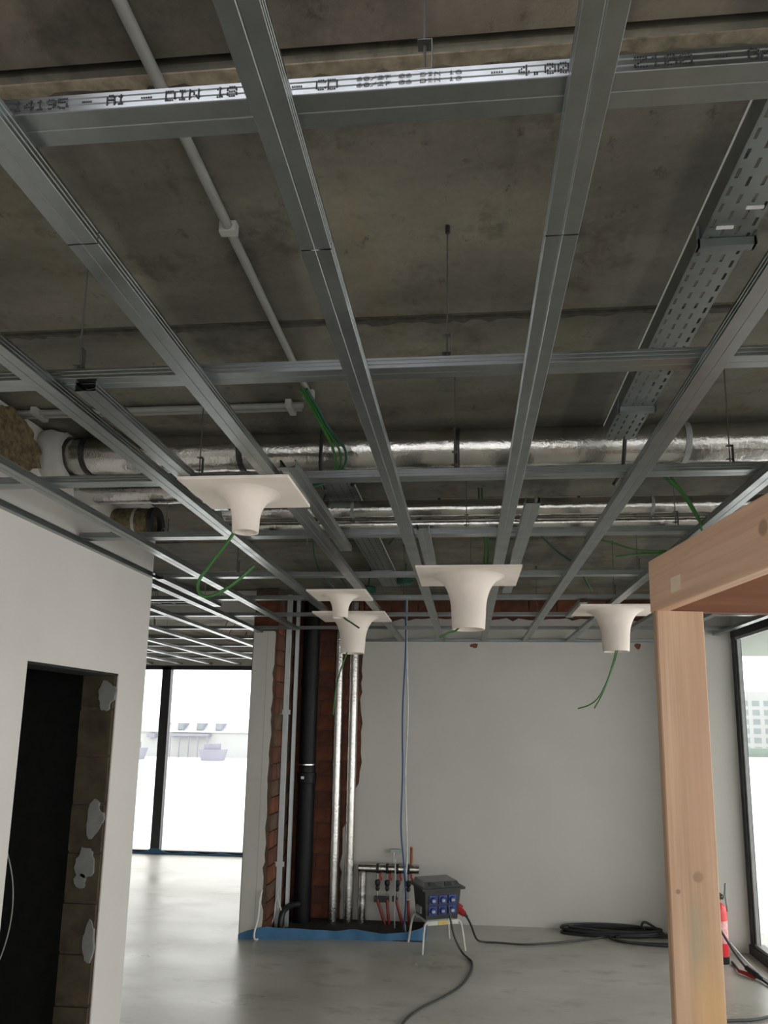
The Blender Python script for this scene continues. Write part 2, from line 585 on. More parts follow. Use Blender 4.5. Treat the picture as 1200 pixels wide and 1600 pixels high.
for (cx, cz, rx, rz_, sd) in ((-1.925, 2.03, 0.045, 0.075, 1), (-1.935, 1.39, 0.042, 0.09, 2), (-1.965, 1.17, 0.05, 0.075, 3), (-1.985, 1.08, 0.03, 0.035, 5), (-1.912, 0.79, 0.03, 0.095, 4)):
    MB().prism(blob(cx, cz, rx, rz_, sd), 'y', DY1 - 0.030, DY1 - 0.012).build('adhesive_dab', 'grout2', dj)

# far wall: brick core, skim plaster proud of it
YF = 7.03
wf = struct(MB().box(-2.03, 2.44, YF + 0.022, YF + 0.25, 0, ZC + 0.05).build('wall_far', 'mortar'), 'far wall, brick with pale skim plaster', 'wall')
poly = [(2.12, 0.0), (2.12, 2.98)]
x = 2.0
rnd = random.Random(3)
while x > -1.02:
    poly.append((x, 2.965 + rnd.uniform(-0.02, 0.022)))
    x -= rnd.uniform(0.05, 0.11)
zz = 2.9
while zz > 0.05:
    base = -1.085 if zz > 1.3 else (-1.16 if zz > 0.9 else -1.25)
    poly.append((base + rnd.uniform(-0.018, 0.018), zz))
    zz -= rnd.uniform(0.06, 0.13)
poly.append((-1.25, 0.0))
MB().prism(poly, 'y', YF, YF + 0.024).build('plaster_skin', 'wall', wf)
for (cx, cz, rx, rz_, sd) in ((0.065, 2.700, 0.042, 0.022, 11), (1.70, 2.70, 0.03, 0.03, 12)):
    MB().prism(blob(cx, cz, rx, rz_, sd), 'y', YF - 0.003, YF + 0.004).build('bare_brick_patch', 'brickA', wf)
# bricks of the niche
bl, bhh = 0.285, 0.152
me_b = [MB().box(0, bl - 0.012, 0, 0.02, 0, bhh - 0.012).mesh('brick', k) for k in ('brickA', 'brickB')]
me_h = [MB().box(0, 0.13, 0, 0.02, 0, bhh - 0.012).mesh('brick_half', k) for k in ('brickA', 'brickB')]
rnd = random.Random(5)
for c in range(21):
    x = -1.79 + (0.0 if c % 2 else 0.1425)
    if c % 2 == 0:
        link('brick', me_h[rnd.randrange(2)], wf, (-1.79, YF + 0.006 + rnd.uniform(0, .006), c * bhh + 0.004))
    while x < -1.0:
        link('brick', me_b[rnd.randrange(2)], wf, (x, YF + 0.006 + rnd.uniform(0, .006), c * bhh + 0.004))
        x += bl
for c in (19, 20):
    x = -1.79 + (0.0 if c % 2 else 0.1425)
    while x < -1.0:
        x += bl
    while x < 2.0:
        link('brick', me_b[rnd.randrange(2)], wf, (x, YF + 0.006 + rnd.uniform(0, .006), c * bhh + 0.004))
        x += bl

# pier on the left of the niche
wp = struct(MB().box(-2.03, -1.815, 6.35, 10.0, 0, ZC).build('wall_pier', 'mortar'), 'plastered pier with a torn edge and bare brick flank', 'wall')
pp = [(-2.036, 0.0), (-2.036, 2.76)]
for k in range(3):
    pp.append((-1.95 + 0.06 * k, 2.755))
zz = 2.74
while zz > 0.02:
    base = -1.828 if zz > 1.4 else -1.84
    pp.append((base + rnd.uniform(-0.012, 0.014), zz))
    zz -= rnd.uniform(0.05, 0.1)
pp.append((-1.84, 0.0))
MB().prism(pp, 'y', 6.33, 6.352).build('plaster_skin', 'wall', wp)
MB().box(-2.036, -2.03, 6.33, 10.0, 0, 2.9).build('plaster_skin', 'wall', wp)
MB().box(-1.894, -1.891, 6.3285, 6.331, 0.0, 2.75).build('corner_bead', 'gasket', wp)
me_p = [MB().box(0, 0.018, 0, bl - 0.012, 0, bhh - 0.012).mesh('brick', k) for k in ('brickA', 'brickB', 'brickE')]
me_ph = [MB().box(0, 0.018, 0, 0.13, 0, bhh - 0.012).mesh('brick_half', k) for k in ('brickA', 'brickB', 'brickE')]
for c in range(20):
    y = 6.352 + (0.1425 if c % 2 else 0)
    if c % 2:
        link('brick', me_ph[rnd.randrange(3)], wp, (-1.816 + rnd.uniform(0, .004), 6.352, c * bhh + 0.004))
    while y < 6.9:
        link('brick', me_p[rnd.randrange(3)], wp, (-1.816 + rnd.uniform(0, .004), y, c * bhh + 0.004))
        y += bl
for k in range(2):   # bare bricks on the pier front above the plaster
    link('brick', MB().box(0, 0.2, 0, 0.018, 0, bhh - 0.012).mesh('brick', 'brickA'), wp, (-2.02, 6.333, 2.79 + k * bhh))
# downstand above the passage
struct(MB().box(-6.2, -2.04, 6.45, 6.75, 2.93, ZC).build('lintel_passage', 'wall_l'), 'plastered downstand beam above the grid', 'beam')

# right wall with reveal, back wall, far room walls
struct(MB().box(2.10, 2.44, 6.50, YF + 0.03, 0, ZC).build('wall_right', 'wall'), 'white plastered reveal beside the large window', 'wall')
wr = MB()
wr.box(2.41, 2.75, -3.8, 6.5, 2.80, ZC)
wr.box(2.41, 2.75, -3.8, -2.3, 0, 2.80)
struct(wr.build('wall_right_head', 'wall'))
wb = MB()
wb.box(XL2, -1.8, -3.8, -3.55, 0, ZC)
wb.box(2.2, 2.75, -3.8, -3.55, 0, ZC)
wb.box(-1.8, 2.2, -3.8, -3.55, 2.7, ZC)
wb.box(-1.8, 2.2, -3.8, -3.55, 0, 0.3)
struct(wb.build('wall_back', 'wall'))
struct(MB().box(-6.3, -6.1, 3.8, 10.2, 0, ZC).build('wall_far_room', 'wall'))
struct(MB().box(-6.1, XL2, YE - 0.005, YE + 0.01, 0, ZC).build('wall_far_room_near', 'wall'))
struct(MB().box(-6.1, -2.03, 9.98, 10.2, 2.70, ZC).build('wall_far_room_head', 'wall'))

# niche bed
struct(MB().box(-1.80, -0.40, 6.43, 7.04, 0.0, 0.006).build('floor_recess', 'soil'), 'dark rubble bed of the pipe recess', 'floor')

# ------------------------------------------------------------------ windows
w1 = struct(MB().box(2.41, 2.47, 6.43, 6.50, 0.0, 2.80).build('window_1', 'frame'), 'tall black-framed window wall beside the timber post', 'window')
for (y0, y1) in ((3.4, 3.47), (0.5, 0.57), (-2.3, -2.23)):
    MB().box(2.41, 2.50, y0, y1, 0.0, 2.80).build('mullion', 'frame', w1)
MB().box(2.405, 2.51, -2.3, 6.5, 2.715, 2.80).build('head_rail', 'frame', w1)
MB().box(2.395, 2.52, -2.3, 6.5, 0.0, 0.075).build('bottom_rail', 'frame', w1)
for (y0, y1) in ((3.47, 6.43), (0.57, 3.4), (-2.23, 0.5)):
    MB().box(2.452, 2.460, y0, y1, 0.075, 2.715).build('pane', 'glass', w1)
    MB().box(2.425, 2.452, y1 - 0.03, y1, 0.075, 2.715).build('glazing_bead', 'gasket', w1)
    MB().box(2.418, 2.452, y0, y1, 2.690, 2.716).build('glazing_bead', 'gasket', w1)
    MB().box(2.418, 2.452, y0, y1, 0.075, 0.10).build('glazing_bead', 'gasket', w1)
w2 = struct(MB().box(-4.58, -4.445, 9.97, 10.06, 0.0, 2.70).build('window_2', 'frame'), 'floor-to-ceiling window wall at the end of the back room', 'window')
MB().box(-6.1, -2.03, 9.97, 10.08, 2.66, 2.72).build('head_rail', 'frame', w2)
MB().box(-6.1, -2.03, 9.98, 10.06, 0.0, 0.05).build('bottom_rail', 'frame', w2)
for (x0, x1) in ((-6.1, -4.58), (-4.445, -2.03)):
    MB().box(x0, x1, 10.015, 10.023, 0.05, 2.66).build('pane', 'glass', w2)
w3 = struct(MB().box(0.15, 0.22, -3.62, -3.55, 0.3, 2.7).build('window_3', 'frame'))
for (x0, x1) in ((-1.8, 0.15), (0.22, 2.2)):
    MB().box(x0, x1, -3.60, -3.592, 0.3, 2.7).build('pane', 'glass', w3)


# ------------------------------------------------------------------ ceiling rails
def rail_poly():
    w, h, t = RW / 2, RH, 0.0012
    half = [(0.0006, .0010), (0.0018, 0), (w - .001, 0), (w, .001), (w, .0065), (w - .0014, .0078), (w - .0014, .0098), (w, .0111), (w, .0165), (w - .0014, .0178), (w - .0014, .0198), (w, .0211), (w, h), (w - .007, h)]
    outer = [(-x, y) for x, y in reversed(half)] + half
    n = len(outer)
    inner = []
    for i in range(n):
        a = Vector(outer[max(i - 1, 0)])
        b = Vector(outer[min(i + 1, n - 1)])
        d = (b - a).normalized()
        nrm = Vector((-d.y, d.x))
        inner.append(tuple(Vector(outer[i]) + nrm * t))
    return outer + inner[::-1]


RP = rail_poly()


def rail_y(name, label, xl, segs, group, z=GB, cat='ceiling rail'):
    t = thing(name, label, cat, (xl + RW / 2, segs[0][0], z), group)
    for (a, b) in segs:
        MB().prism(RP, 'y', a - segs[0][0], b - segs[0][0]).build('profile_length', 'galv', t)
    return t


def rail_x(name, label, yn, segs, group, z=GB + RH, cat='ceiling rail'):
    t = thing(name, label, cat, (segs[0][0], yn + RW / 2, z), group)
    for (a, b) in segs:
        MB().prism(RP, 'x', a - segs[0][0], b - segs[0][0]).build('profile_length', 'galv', t)
    return t


GL = 'lower rails of the ceiling grid running to the far wall'
GU = 'upper cross rails of the ceiling grid'
GS = 'short trimmer rails around the plaster funnels'
GF = 'rails of the back room ceiling grid'
YW = 7.0
rail_y('ceiling_rail', 'lower steel rail closest to the white doorway wall, free end near the brick pier', -1.60, [(-1.5, 6.15)], GL)
rail_y('ceiling_rail', 'lower steel rail two places in from the doorway wall, passing left of the square funnel', -1.112, [(-1.5, YW)], GL)
rail_y('ceiling_rail', 'lower steel rail right of the nearest small funnel, butt joint near the top left', -0.712, [(-1.5, 1.043), (1.046, YW)], GL)
rail_y('ceiling_rail', 'wide-looking lower steel rail from the top edge left of centre to the hanging blue cable', -0.299, [(-1.5, 1.088), (1.091, YW)], GL)
rail_y('ceiling_rail', 'lower steel rail from the top edge right of centre passing behind the central funnel', 0.135, [(-1.5, 1.082), (1.085, YW)], GL)
rail_y('ceiling_rail', 'lower steel rail just right of the perforated cable tray', 0.548, [(-1.5, YW)], GL)
rail_y('ceiling_rail', 'lower steel rail running in above the timber beam', 0.985, [(-1.5, YW)], GL)
rail_y('ceiling_rail', 'lower steel rail seen under the timber beam, right of the post top', 1.40, [(-1.5, YW)], GL)
rail_y('ceiling_rail', 'lower steel rail second from the black window head', 1.82, [(-1.5, 6.48)], GL)
rail_y('ceiling_rail', 'bright lower steel rail along the black window head', 2.24, [(-1.5, 6.48)], GL)

XR = 2.38
rA = rail_x('cross_rail', 'near upper cross rail with bright printed side face', 0.810, [(-1.86, -0.675), (-0.672, XR)], GU)
rail_x('cross_rail', 'ribbed upper cross rail holding the hanger with the black open end, second from above', 1.558, [(-1.86, XR)], GU)
rail_x('cross_rail', 'upper cross rail directly under the thick foil duct', 2.306, [(-1.86, XR)], GU)
rail_x('cross_rail', 'upper cross rail just below the thin foil duct', 3.055, [(-1.86, XR)], GU)
rail_x('cross_rail', 'upper cross rail level with the top of the central funnel', 3.95, [(-6.0, XR)], GU)
rail_x('cross_rail', 'upper cross rail in front of the bare brick band', 4.70, [(-6.0, XR)], GU)
rail_x('cross_rail', 'upper cross rail across the torn plaster edge', 5.45, [(-6.0, XR)], GU)
rail_x('cross_rail', 'last upper cross rail before the far wall', 6.24, [(-6.0, XR)], GU)
for y, o_ in ((6.98, 'fourth'), (7.7, 'third'), (8.45, 'second'), (9.2, 'first')):
    rail_x('cross_rail', 'back room cross rail, %s from the back room windows' % o_, y, [(-6.0, -2.06)], GF)
rail_y('ceiling_rail', 'short steel rail end overlapping at the corner of the doorway wall', -1.872, [(3.88, 4.86)], GF)
for x, o_ in zip((-2.0, -2.44, -2.93, -3.41, -3.86, -4.32, -4.78, -5.24), ('first', 'second', 'third', 'fourth', 'fifth', 'sixth', 'seventh', 'eighth')):
    rail_y('ceiling_rail', 'bright back room rail running to the windows, %s in from the pier' % o_, x, [(3.90, 9.95)], GF)
rail_y('trimmer_rail', 'short trimmer rail with open black end left of the nearest small funnel', -1.012, [(1.575, 2.58)], GS)
rail_y('trimmer_rail', 'short trimmer rail doubled against the long rail right of the nearest small funnel', -0.625, [(2.13, 3.25)], GS)
rail_y('trimmer_rail', 'short trimmer rail entering the central funnel plate on its left', -0.225, [(2.90, 4.12)], GS)
rail_y('trimmer_rail', 'short trimmer rail entering the central funnel plate on its right', 0.222, [(2.55, 4.36)], GS)
rail_y('trimmer_rail', 'short trimmer rail at the plate edge of the funnel beside the timber post', 0.765, [(4.72, 5.40)], GS)
rail_y('trimmer_rail', 'short trimmer rail end at the upper left photo border beside the doorway-wall rails', -1.20, [(0.6, 1.47)], GS, z=GB + 0.001)

# perimeter tracks
struct(MB().prism([(XL + 0.001, GB), (XL + 0.029, GB), (XL + 0.029, GB + .002), (XL + .003, GB + .002), (XL + .003, GB + .025), (XL + 0.029, GB + .025), (XL + 0.029, GB + .027), (XL + .001, GB + .027)], 'y', -2.0, YE).build('trim_1', 'galv'), 'steel perimeter track along the doorway wall', 'track')
struct(MB().prism([(YF - .029, GB), (YF - .001, GB), (YF - .001, GB + .027), (YF - .029, GB + .027), (YF - .029, GB + .025), (YF - .003, GB + .025), (YF - .003, GB + .002), (YF - .029, GB + .002)], 'x', -1.10, 2.09).build('trim_2', 'galv'), 'steel perimeter track along the far wall', 'track')

# ---- dot-matrix print on the near cross rail
FONT = {
    '0': '01110 10001 10011 10101 11001 10001 01110', '1': '00100 01100 00100 00100 00100 00100 01110', '2': '01110 10001 00001 00010 00100 01000 11111',
    '4': '00010 00110 01010 10010 11111 00010 00010', '5': '11111 10000 11110 00001 00001 10001 01110', '6': '00110 01000 10000 11110 10001 10001 01110',
    '7': '11111 00001 00010 00100 01000 01000 01000', '8': '01110 10001 10001 01110 10001 10001 01110', '9': '01110 10001 10001 01111 00001 00010 01100',
    'A': '01110 10001 10001 11111 10001 10001 10001', 'C': '01110 10001 10000 10000 10000 10001 01110', 'D': '11110 10001 10001 10001 10001 10001 11110',
    'I': '01110 00100 00100 00100 00100 00100 01110', 'N': '10001 11001 10101 10101 10011 10001 10001', 'Z': '11111 00001 00010 00100 01000 10000 11111',
    'G': '01110 10001 10000 10111 10001 10001 01111', 'r': '00000 00000 10110 11001 10000 10000 10000', 'e': '00000 00000 01110 10001 11111 10000 01110',
    '-': '00000 00000 00000 11111 00000 00000 00000', '.': '00000 00000 00000 00000 00000 01100 01100', '/': '00001 00010 00010 00100 01000 01000 10000', ' ': '00000 ' * 7}


def dots(txt, x, zc, pitch, dx, dz, q, name='lettering'):
    mb = MB()
    for ch in txt:
        rows = FONT[ch].split()
        for r, row in enumerate(rows):
            for c_, bit in enumerate(row):
                if bit == '1':
                    px, pz = x + c_ * dx, zc + (3 - r) * dz
                    mb.box(px - q, px + q, -RW / 2 - 0.0009, -RW / 2 + 0.0002, pz - q, pz + q)
        x += pitch
    ox = 1.86
    mb.v = [(vx + ox, vy, vz) for (vx, vy, vz) in mb.v]
    return mb.build(name, 'ink', rA)


def pxX(p):
    return -0.662 + (p - 20) * 0.8 / 870


for (t, a, b) in (('14195', 25, 118), ('-', 140, 158), ('A1', 180, 212), ('-', 236, 256), ('DIN', 275, 332), ('18', 354, 392), ('CD', 512, 548), ('-', 475, 493), ('-', 776, 796), ('4.00', 816, 892), ('Z100', 983, 1068), ('-', 1096, 1116), ('Gre', 1142, 1196)):
    n = len(t)
    pit = (pxX(b) - pxX(a)) / n
    dots(t, pxX(a) + 0.001, 0.0135, pit, pit * 0.185, 0.0024, 0.0011)
for zr in (0.0185, 0.0085):
    dots('60/27 06 DIN 18', pxX(575), zr, (pxX(735) - pxX(575)) / 15, 0.0017, 0.0009, 0.0005, 'fine_print')


# ------------------------------------------------------------------ hangers
def hanger(label, x, y, top=ZC, zb=GB + 2 * RH, low=None):
    t = thing('rail_hanger', label, 'hanger', (x, y, zb), 'wire hangers holding the cross rails')
    h = top - zb
    MB().tube([(0, 0, 0.012), (0, 0, h)], 0.0022, 6).build('rod', 'steel_dark', t)
    mb = MB().box(0.010, 0.0115, -0.009, 0.009, 0.0, 0.072)
    mb.box(-0.010, 0.010, -0.009, 0.009, 0.0705, 0.072)
    mb.box(-0.012, 0.0115, -0.009, 0.009, 0.022, 0.0235)
    mb.build('bracket', 'steel_dark', t)
    MB().box(-0.022, 0.022, -0.020, 0.020, -0.0035, 0.0).build('clamp_plate', 'steel_dark', t)
    MB().lathe([(0.006, h - 0.022), (0.006, h - 0.002), (0.003, h)], seg=8).build('anchor', 'black', t)
    return t


H_ = [('hanger on the bright printed cross rail near the top edge', -0.06, 0.838),
      ('hanger in the middle of the picture with its long rod fully visible', -0.05, 1.586),
      ('hanger above the open black rail end by the doorway wall', -1.015, 1.586),
      ('hanger rod crossing the tray side of the ribbed cross rail, beside the timber beam', 0.905, 1.586),
      ('hanger whose dark strap crosses the thick foil duct in the centre', -0.045, 2.334),
      ('hanger in front of the thick duct behind the nearest small funnel', -0.985, 2.334),
      ('hanger in front of the thick duct right of the cable tray', 0.90, 2.334),
      ('hanger under the thin foil duct above the central funnel', -0.005, 3.083),
      ('hanger under the thin foil duct above the timber post', 0.935, 3.083),
      ('hanger beside the rock wool plug on the doorway wall', -1.45, 3.083),
      ('hanger just behind the green loop cable', -1.40, 3.978),
      ('hanger behind the central funnel plate', 0.02, 3.978),
      ('hanger left of the funnel beside the post', 0.98, 3.978),
      ('hanger in front of the bare brick band, right part', 1.0, 4.728),
      ('hanger in front of the bare brick band above the blue cable', -0.45, 4.728),
      ('hanger in front of the torn plaster edge', 0.55, 5.478)]
for (l, x, y) in H_:
    hanger(l, x, y)
for (x, y, l) in ((-2.6, 4.728, 'right hanger on the near back room rail by the doorway wall corner'), (-3.4, 4.728, 'left hanger on the near back room rail by the doorway wall corner'),
                  (-2.7, 5.478, 'right hanger on the back room rail in front of the cable frame'), (-3.6, 5.478, 'left hanger on the back room rail in front of the cable frame'),
                  (-3.0, 6.268, 'right short hanger under the plastered downstand of the back room'), (-4.0, 6.268, 'left short hanger under the plastered downstand of the back room'),
                  (-3.2, 7.008, 'back room hanger just behind the plastered downstand'), (-4.2, 7.728, 'back room hanger farthest toward the windows')):
    hanger(l, x, y, top=(2.93 if abs(y - 6.6) < 0.2 else ZC))
# bare anchors left in the soffit
for (l, x, y) in (('lone ceiling anchor with a wire stub above the central funnel', -0.16, 3.75), ('lone ceiling anchor with a wire stub right of the central funnel', 0.62, 3.75), ('lone ceiling anchor with a wire stub above the brick niche', -1.05, 4.3)):
    t = thing('ceiling_anchor', l, 'anchor', (x, y, ZC - 0.12), 'bare anchors in the concrete')
    MB().tube([(0, 0, 0), (0, 0, 0.11)], 0.002, 6).build('wire', 'gasket', t)
    MB().lathe([(0.009, 0.095), (0.009, 0.118), (0.004, 0.12)], seg=8).build('plug', 'black', t)


# ------------------------------------------------------------------ plaster funnels
def funnel(label, cx, cy, sx, sy, rb, drop):
    t = thing('plaster_funnel', label, 'funnel', (cx, cy, GB - 0.012), 'cast plaster funnels under the grid')
    mb = MB()
    n, seg = 10, 36
    # plate: square ring with a round hole, blended by the trumpet
    MB().prism([(-sx / 2, -sy / 2), (sx / 2, -sy / 2), (sx / 2, sy / 2), (-sx / 2, sy / 2)], 'z', 0.0, 0.011).build('plate', 'cast', t)
    big = drop > 0.2
    A, Hf, r1 = (0.112, 0.20, rb * 1.06) if big else (0.078, 0.105, rb * 1.05)
    prof = []
    for k in range(15):            # quarter-round flare, tangent to the plate
        t_ = (k / 14) ** 2
        prof.append((r1 + A * (1 - math.sqrt(max(0.0, 1 - (1 - t_) ** 2))), -Hf * t_))
    for k in range(1, 6):
        u = k / 5
        prof.append((r1 + (rb - r1) * u, -Hf - (drop - Hf) * u))
    R0 = prof[0][0]
    prof[0] = (R0, 0.001)
    inner = [(r - 0.009, zz) for r, zz in reversed(prof)]
    inner[-1] = (R0 - 0.009, 0.001)
    MB().lathe(prof + inner, seg=seg, close=True).build('trumpet', 'cast', t, smooth=True)
    return t


funnel('small square plaster funnel nearest the camera, in front of the thick duct', -0.806, 2.355, 0.392, 0.33, 0.047, 0.145)
funnel('small plaster funnel hanging just above a larger one near the brick niche', -0.832, 4.385, 0.38, 0.365, 0.049, 0.145)
funnel('large plaster funnel in front of the vertical foil pipes', -0.900, 5.305, 0.555, 0.49, 0.092, 0.285)
funnel('large plaster funnel in the middle of the far wall', 0.005, 3.82, 0.566, 0.515, 0.092, 0.300)
funnel('large plaster funnel beside the timber post', 1.06, 5.01, 0.56, 0.47, 0.092, 0.295)


# ------------------------------------------------------------------ ducts
def duct(name, label, x0, x1, y, z, r, mat='foil', seg=28, seed=1, jit=0.02, nseg=110, axis='x'):
    rnd = random.Random(seed)
    pts, rr = [], []
    for i in range(nseg + 1):
        u = i / nseg
        pts.append((x0 + (x1 - x0) * u, y, z))
        rr.append(r * (1 + rnd.uniform(-jit, jit)))
    mb = MB().tube(pts, rr, seg)
    mb.v = [(vx, y + (vy - y) * (1 + rnd.uniform(-jit, jit) * .6), z + (vz - z) * (1 + rnd.uniform(-jit, jit) * .6)) for vx, vy, vz in mb.v]
    t = thing(name, label, 'duct', (0, 0, 0))
    mb.build('foil_wrap', mat, t, smooth=True)
    return t


d1 = duct('foil_duct', 'thick foil-wrapped duct across the whole ceiling', XL, 2.4, 2.81, 3.075, 0.082, seed=2)
for x in (-0.045, 0.90, -0.985, -1.7):
    MB().lathe([(0.0845, -0.012), (0.0855, -0.012), (0.0855, 0.012), (0.0845, 0.012)], close=True).xform(Matrix.Translation((x, 2.81, 3.075)) @ Matrix.Rotation(R(90), 4, 'Y')).build('strap', 'gasket' if x > 0.5 else 'black', d1)
d2 = duct('foil_duct', 'thin foil-wrapped duct across the ceiling behind the thick one', -1.30, 2.4, 3.45, 3.012, 0.047, seed=4, nseg=100)
for x in (-0.6, 0.35, 0.93):
    MB().lathe([(0.049, -0.008), (0.050, -0.008), (0.050, 0.008), (0.049, 0.008)], seg=20, close=True).xform(Matrix.Translation((x, 3.45, 3.012)) @ Matrix.Rotation(R(90), 4, 'Y')).build('strap', 'gasket', d2)
duct('foil_pipe', 'slim foil pipe slung below the thin duct', -1.30, 2.4, 3.47, 2.935, 0.026, seed=5, nseg=90, seg=16)
duct('foil_duct', 'short foil duct stub beside the doorway wall under the thick duct', XL, -1.02, 3.05, 2.985, 0.056, seed=6, nseg=50)
# rock wool at the wall
mb = MB().lathe([(0.092, 0.0), (0.13, 0.0), (0.135, 0.05), (0.115, 0.10), (0.092, 0.10)], seg=30, close=True)
rnd = random.Random(9)
mb.v = [(a * (1 + rnd.uniform(-.05, .05)), b * (1 + rnd.uniform(-.05, .05)), c) for a, b, c in mb.v]
mb.v = [(max(a, -0.09), b, c) for a, b, c in mb.v]
mb.xform(Matrix.Translation((XL, 2.81, 3.075)) @ Matrix.Rotation(R(90), 4, 'Y'))
tag(mb.build('plaster_collar', 'grout', smooth=True), 'rough plaster collar where the thick duct enters the wall', 'collar')
mb = MB().prism(blob(2.50, 3.015, 0.15, 0.12, 21, 40), 'x', XL, XL + 0.045)
tag(mb.build('wool_packing', 'wool'), 'brown rock wool packing at the doorway wall beside the thick duct', 'insulation')
t = thing('wool_sleeve', 'brown rock wool sleeve with black end ring above the doorway wall', 'insulation', (XL, 3.42, 2.94))
MB().lathe([(0.04, 0.0), (0.085, 0.0), (0.088, 0.10), (0.082, 0.20), (0.04, 0.20)], seg=24, close=True).xform(Matrix.Rotation(R(90), 4, 'Y')).build('sleeve', 'wool', t, smooth=True)
MB().lathe([(0.05, 0.20), (0.089, 0.20), (0.089, 0.225), (0.05, 0.225)], seg=24, close=True).xform(Matrix.Rotation(R(90), 4, 'Y')).build('end_ring', 'black', t)
MB().lathe([(0.084, 0.115), (0.09, 0.115), (0.09, 0.13), (0.084, 0.13)], seg=24, close=True).xform(Matrix.Rotation(R(90), 4, 'Y')).build('tape', 'grout', t)

# ------------------------------------------------------------------ site lamp on the soffit
t = thing('tube_lamp', 'white tube lamp fixed to the soffit above the printed cross rail', 'lamp', (-0.28, 0.40, ZC - 0.03))
MB().box(-0.50, 0.50, -0.03, 0.03, 0.0, 0.03).build('housing', 'whitep', t)
em, nt_, b_ = nodes_of('lamp_tube')
b_.inputs['Emission Color'].default_value = (0.93, 0.9, 1.0, 1)
b_.inputs['Emission Strength'].default_value = 5.5
MB().tube([(-0.46, 0, -0.016), (0.46, 0, -0.016)], 0.014, 14).build('tube', em, t, smooth=True)
for x in (-0.47, 0.47):
    MB().box(x - 0.012, x + 0.012, -0.018, 0.018, -0.032, 0.0).build('end_cap', 'whitep', t)

# ------------------------------------------------------------------ conduits
t = thing('wiring_conduit', 'grey plastic conduit running away across the soffit', 'conduit', (-0.612, 0.0, ZC - 0.014))
MB().tube([(0, -1.0, 0), (0, 2.47, 0)], 0.0125, 12).build('tube', 'conduit', t, smooth=True)
for y in (1.537, 2.44):
    MB().box(-0.022, 0.022, y - 0.011, y + 0.011, -0.016, 0.013).build('clip', 'clipg', t)
t = thing('wiring_conduit', 'pair of grey plastic conduits running sideways to the doorway wall', 'conduit', (0, 2.545, ZC - 0.014))
for dy in (-0.014, 0.014):
    MB().tube([(XL, dy, 0), (-0.655 - (0.012 if dy > 0 else 0), dy, 0)], 0.0118, 12).build('tube', 'conduit', t, smooth=True)
for x in (-0.71, -1.78):
    MB().box(x - 0.012, x + 0.012, -0.045, 0.045, -0.016, 0.013).build('clip', 'clipg', t)
t = thing('wiring_conduit', 'dark conduit on the soffit between the two foil ducts', 'conduit', (0, 3.18, ZC - 0.014))
MB().tube([(-0.42, 0, 0), (0.07, 0, 0)], 0.010, 10).build('tube', 'gasket', t, smooth=True)
for x in (-0.40, -0.20, 0.05):
    MB().box(x - 0.010, x + 0.010, -0.02, 0.02, -0.014, 0.012).build('clip', 'conduit', t)


# ------------------------------------------------------------------ cable trays
def tray(label, x0, x1, y0, y1, z, lip, pitch=0.045):
    t = thing('cable_tray', label, 'cable tray', (x0, y0, z))
    w = x1 - x0
    L = y1 - y0
    rows = [0.10, 0.36, 0.64, 0.90]
    # floor of the tray with real slots: strips between slot rows + bridges
    sw = 0.0066
    mb = MB()
    cuts = [0] + [c for r in rows for c in (r * w - sw / 2, r * w + sw / 2)] + [w]
    th = 0.0015
    for k in range(0, len(cuts), 2):
        mb.box(cuts[k], cuts[k + 1], 0, L, 0, th)
    slot = 0.024
    for ri, r in enumerate(rows):
        off = 0 if ri in (0, 3) else pitch / 2
        y = -off
        while y < L:
            a, b = max(0, y + slot), min(L, y + pitch)
            if b > a:
                mb.box(r * w - sw / 2, r * w + sw / 2, a, b, 0, th)
            y += pitch
    mb.build('perforated_base', 'galv2', t)
    for s in (0, 1):
        xx = s * w
        p = [(xx - .0008, 0), (xx + .0008, 0), (xx + .0008, lip - .001), (xx + (0.006 if s == 0 else -0.006), lip - .001), (xx + (0.006 if s == 0 else -0.006), lip), (xx - .0008, lip)]
        sr = MB().prism(p, 'y', 0, L).build('side_rail', 'galv2', t)
        MB().tube([(xx, 0, lip), (xx, L, lip)], 0.0036, 8).build('rolled_edge', 'lip_glint', sr)
    return t, w, L


tr, w, L = tray('perforated steel cable tray under the soffit at upper right', 0.507, 0.614, -0.6, 2.46, 2.95, 0.055)
for y in (1.40, 2.20):
    ly = y + 0.6
    mb = MB().box(-0.008, w + 0.008, ly - 0.010, ly + 0.010, -0.020, -0.001)
    mb.box(-0.010, -0.003, ly - 0.010, ly + 0.010, -0.02, 0.03)
    mb.box(w + 0.003, w + 0.010, ly - 0.010, ly + 0.010, -0.02, ZC - 2.95)
    mb.build('support_bracket', 'galv2', tr)
for (x, y) in ((0.06, 1.90), (0.02, 1.955)):
    MB().box(x, x + 0.035, y, y + 0.006, -0.004, -0.0002).build('cable_tie', 'whitep', tr)
tr2, w, L = tray('perforated steel cable tray running off between the rails above the small far funnel', -0.734, -0.582, 3.17, 5.8, 3.075, 0.045)
for y in (0.75, 2.0):
    mb = MB().box(-0.008, w + 0.008, y - 0.010, y + 0.010, -0.016, -0.001)
    mb.box(-0.010, -0.003, y - 0.010, y + 0.010, -0.016, ZC - 3.075)
    mb.build('support_bracket', 'galv2', tr2)

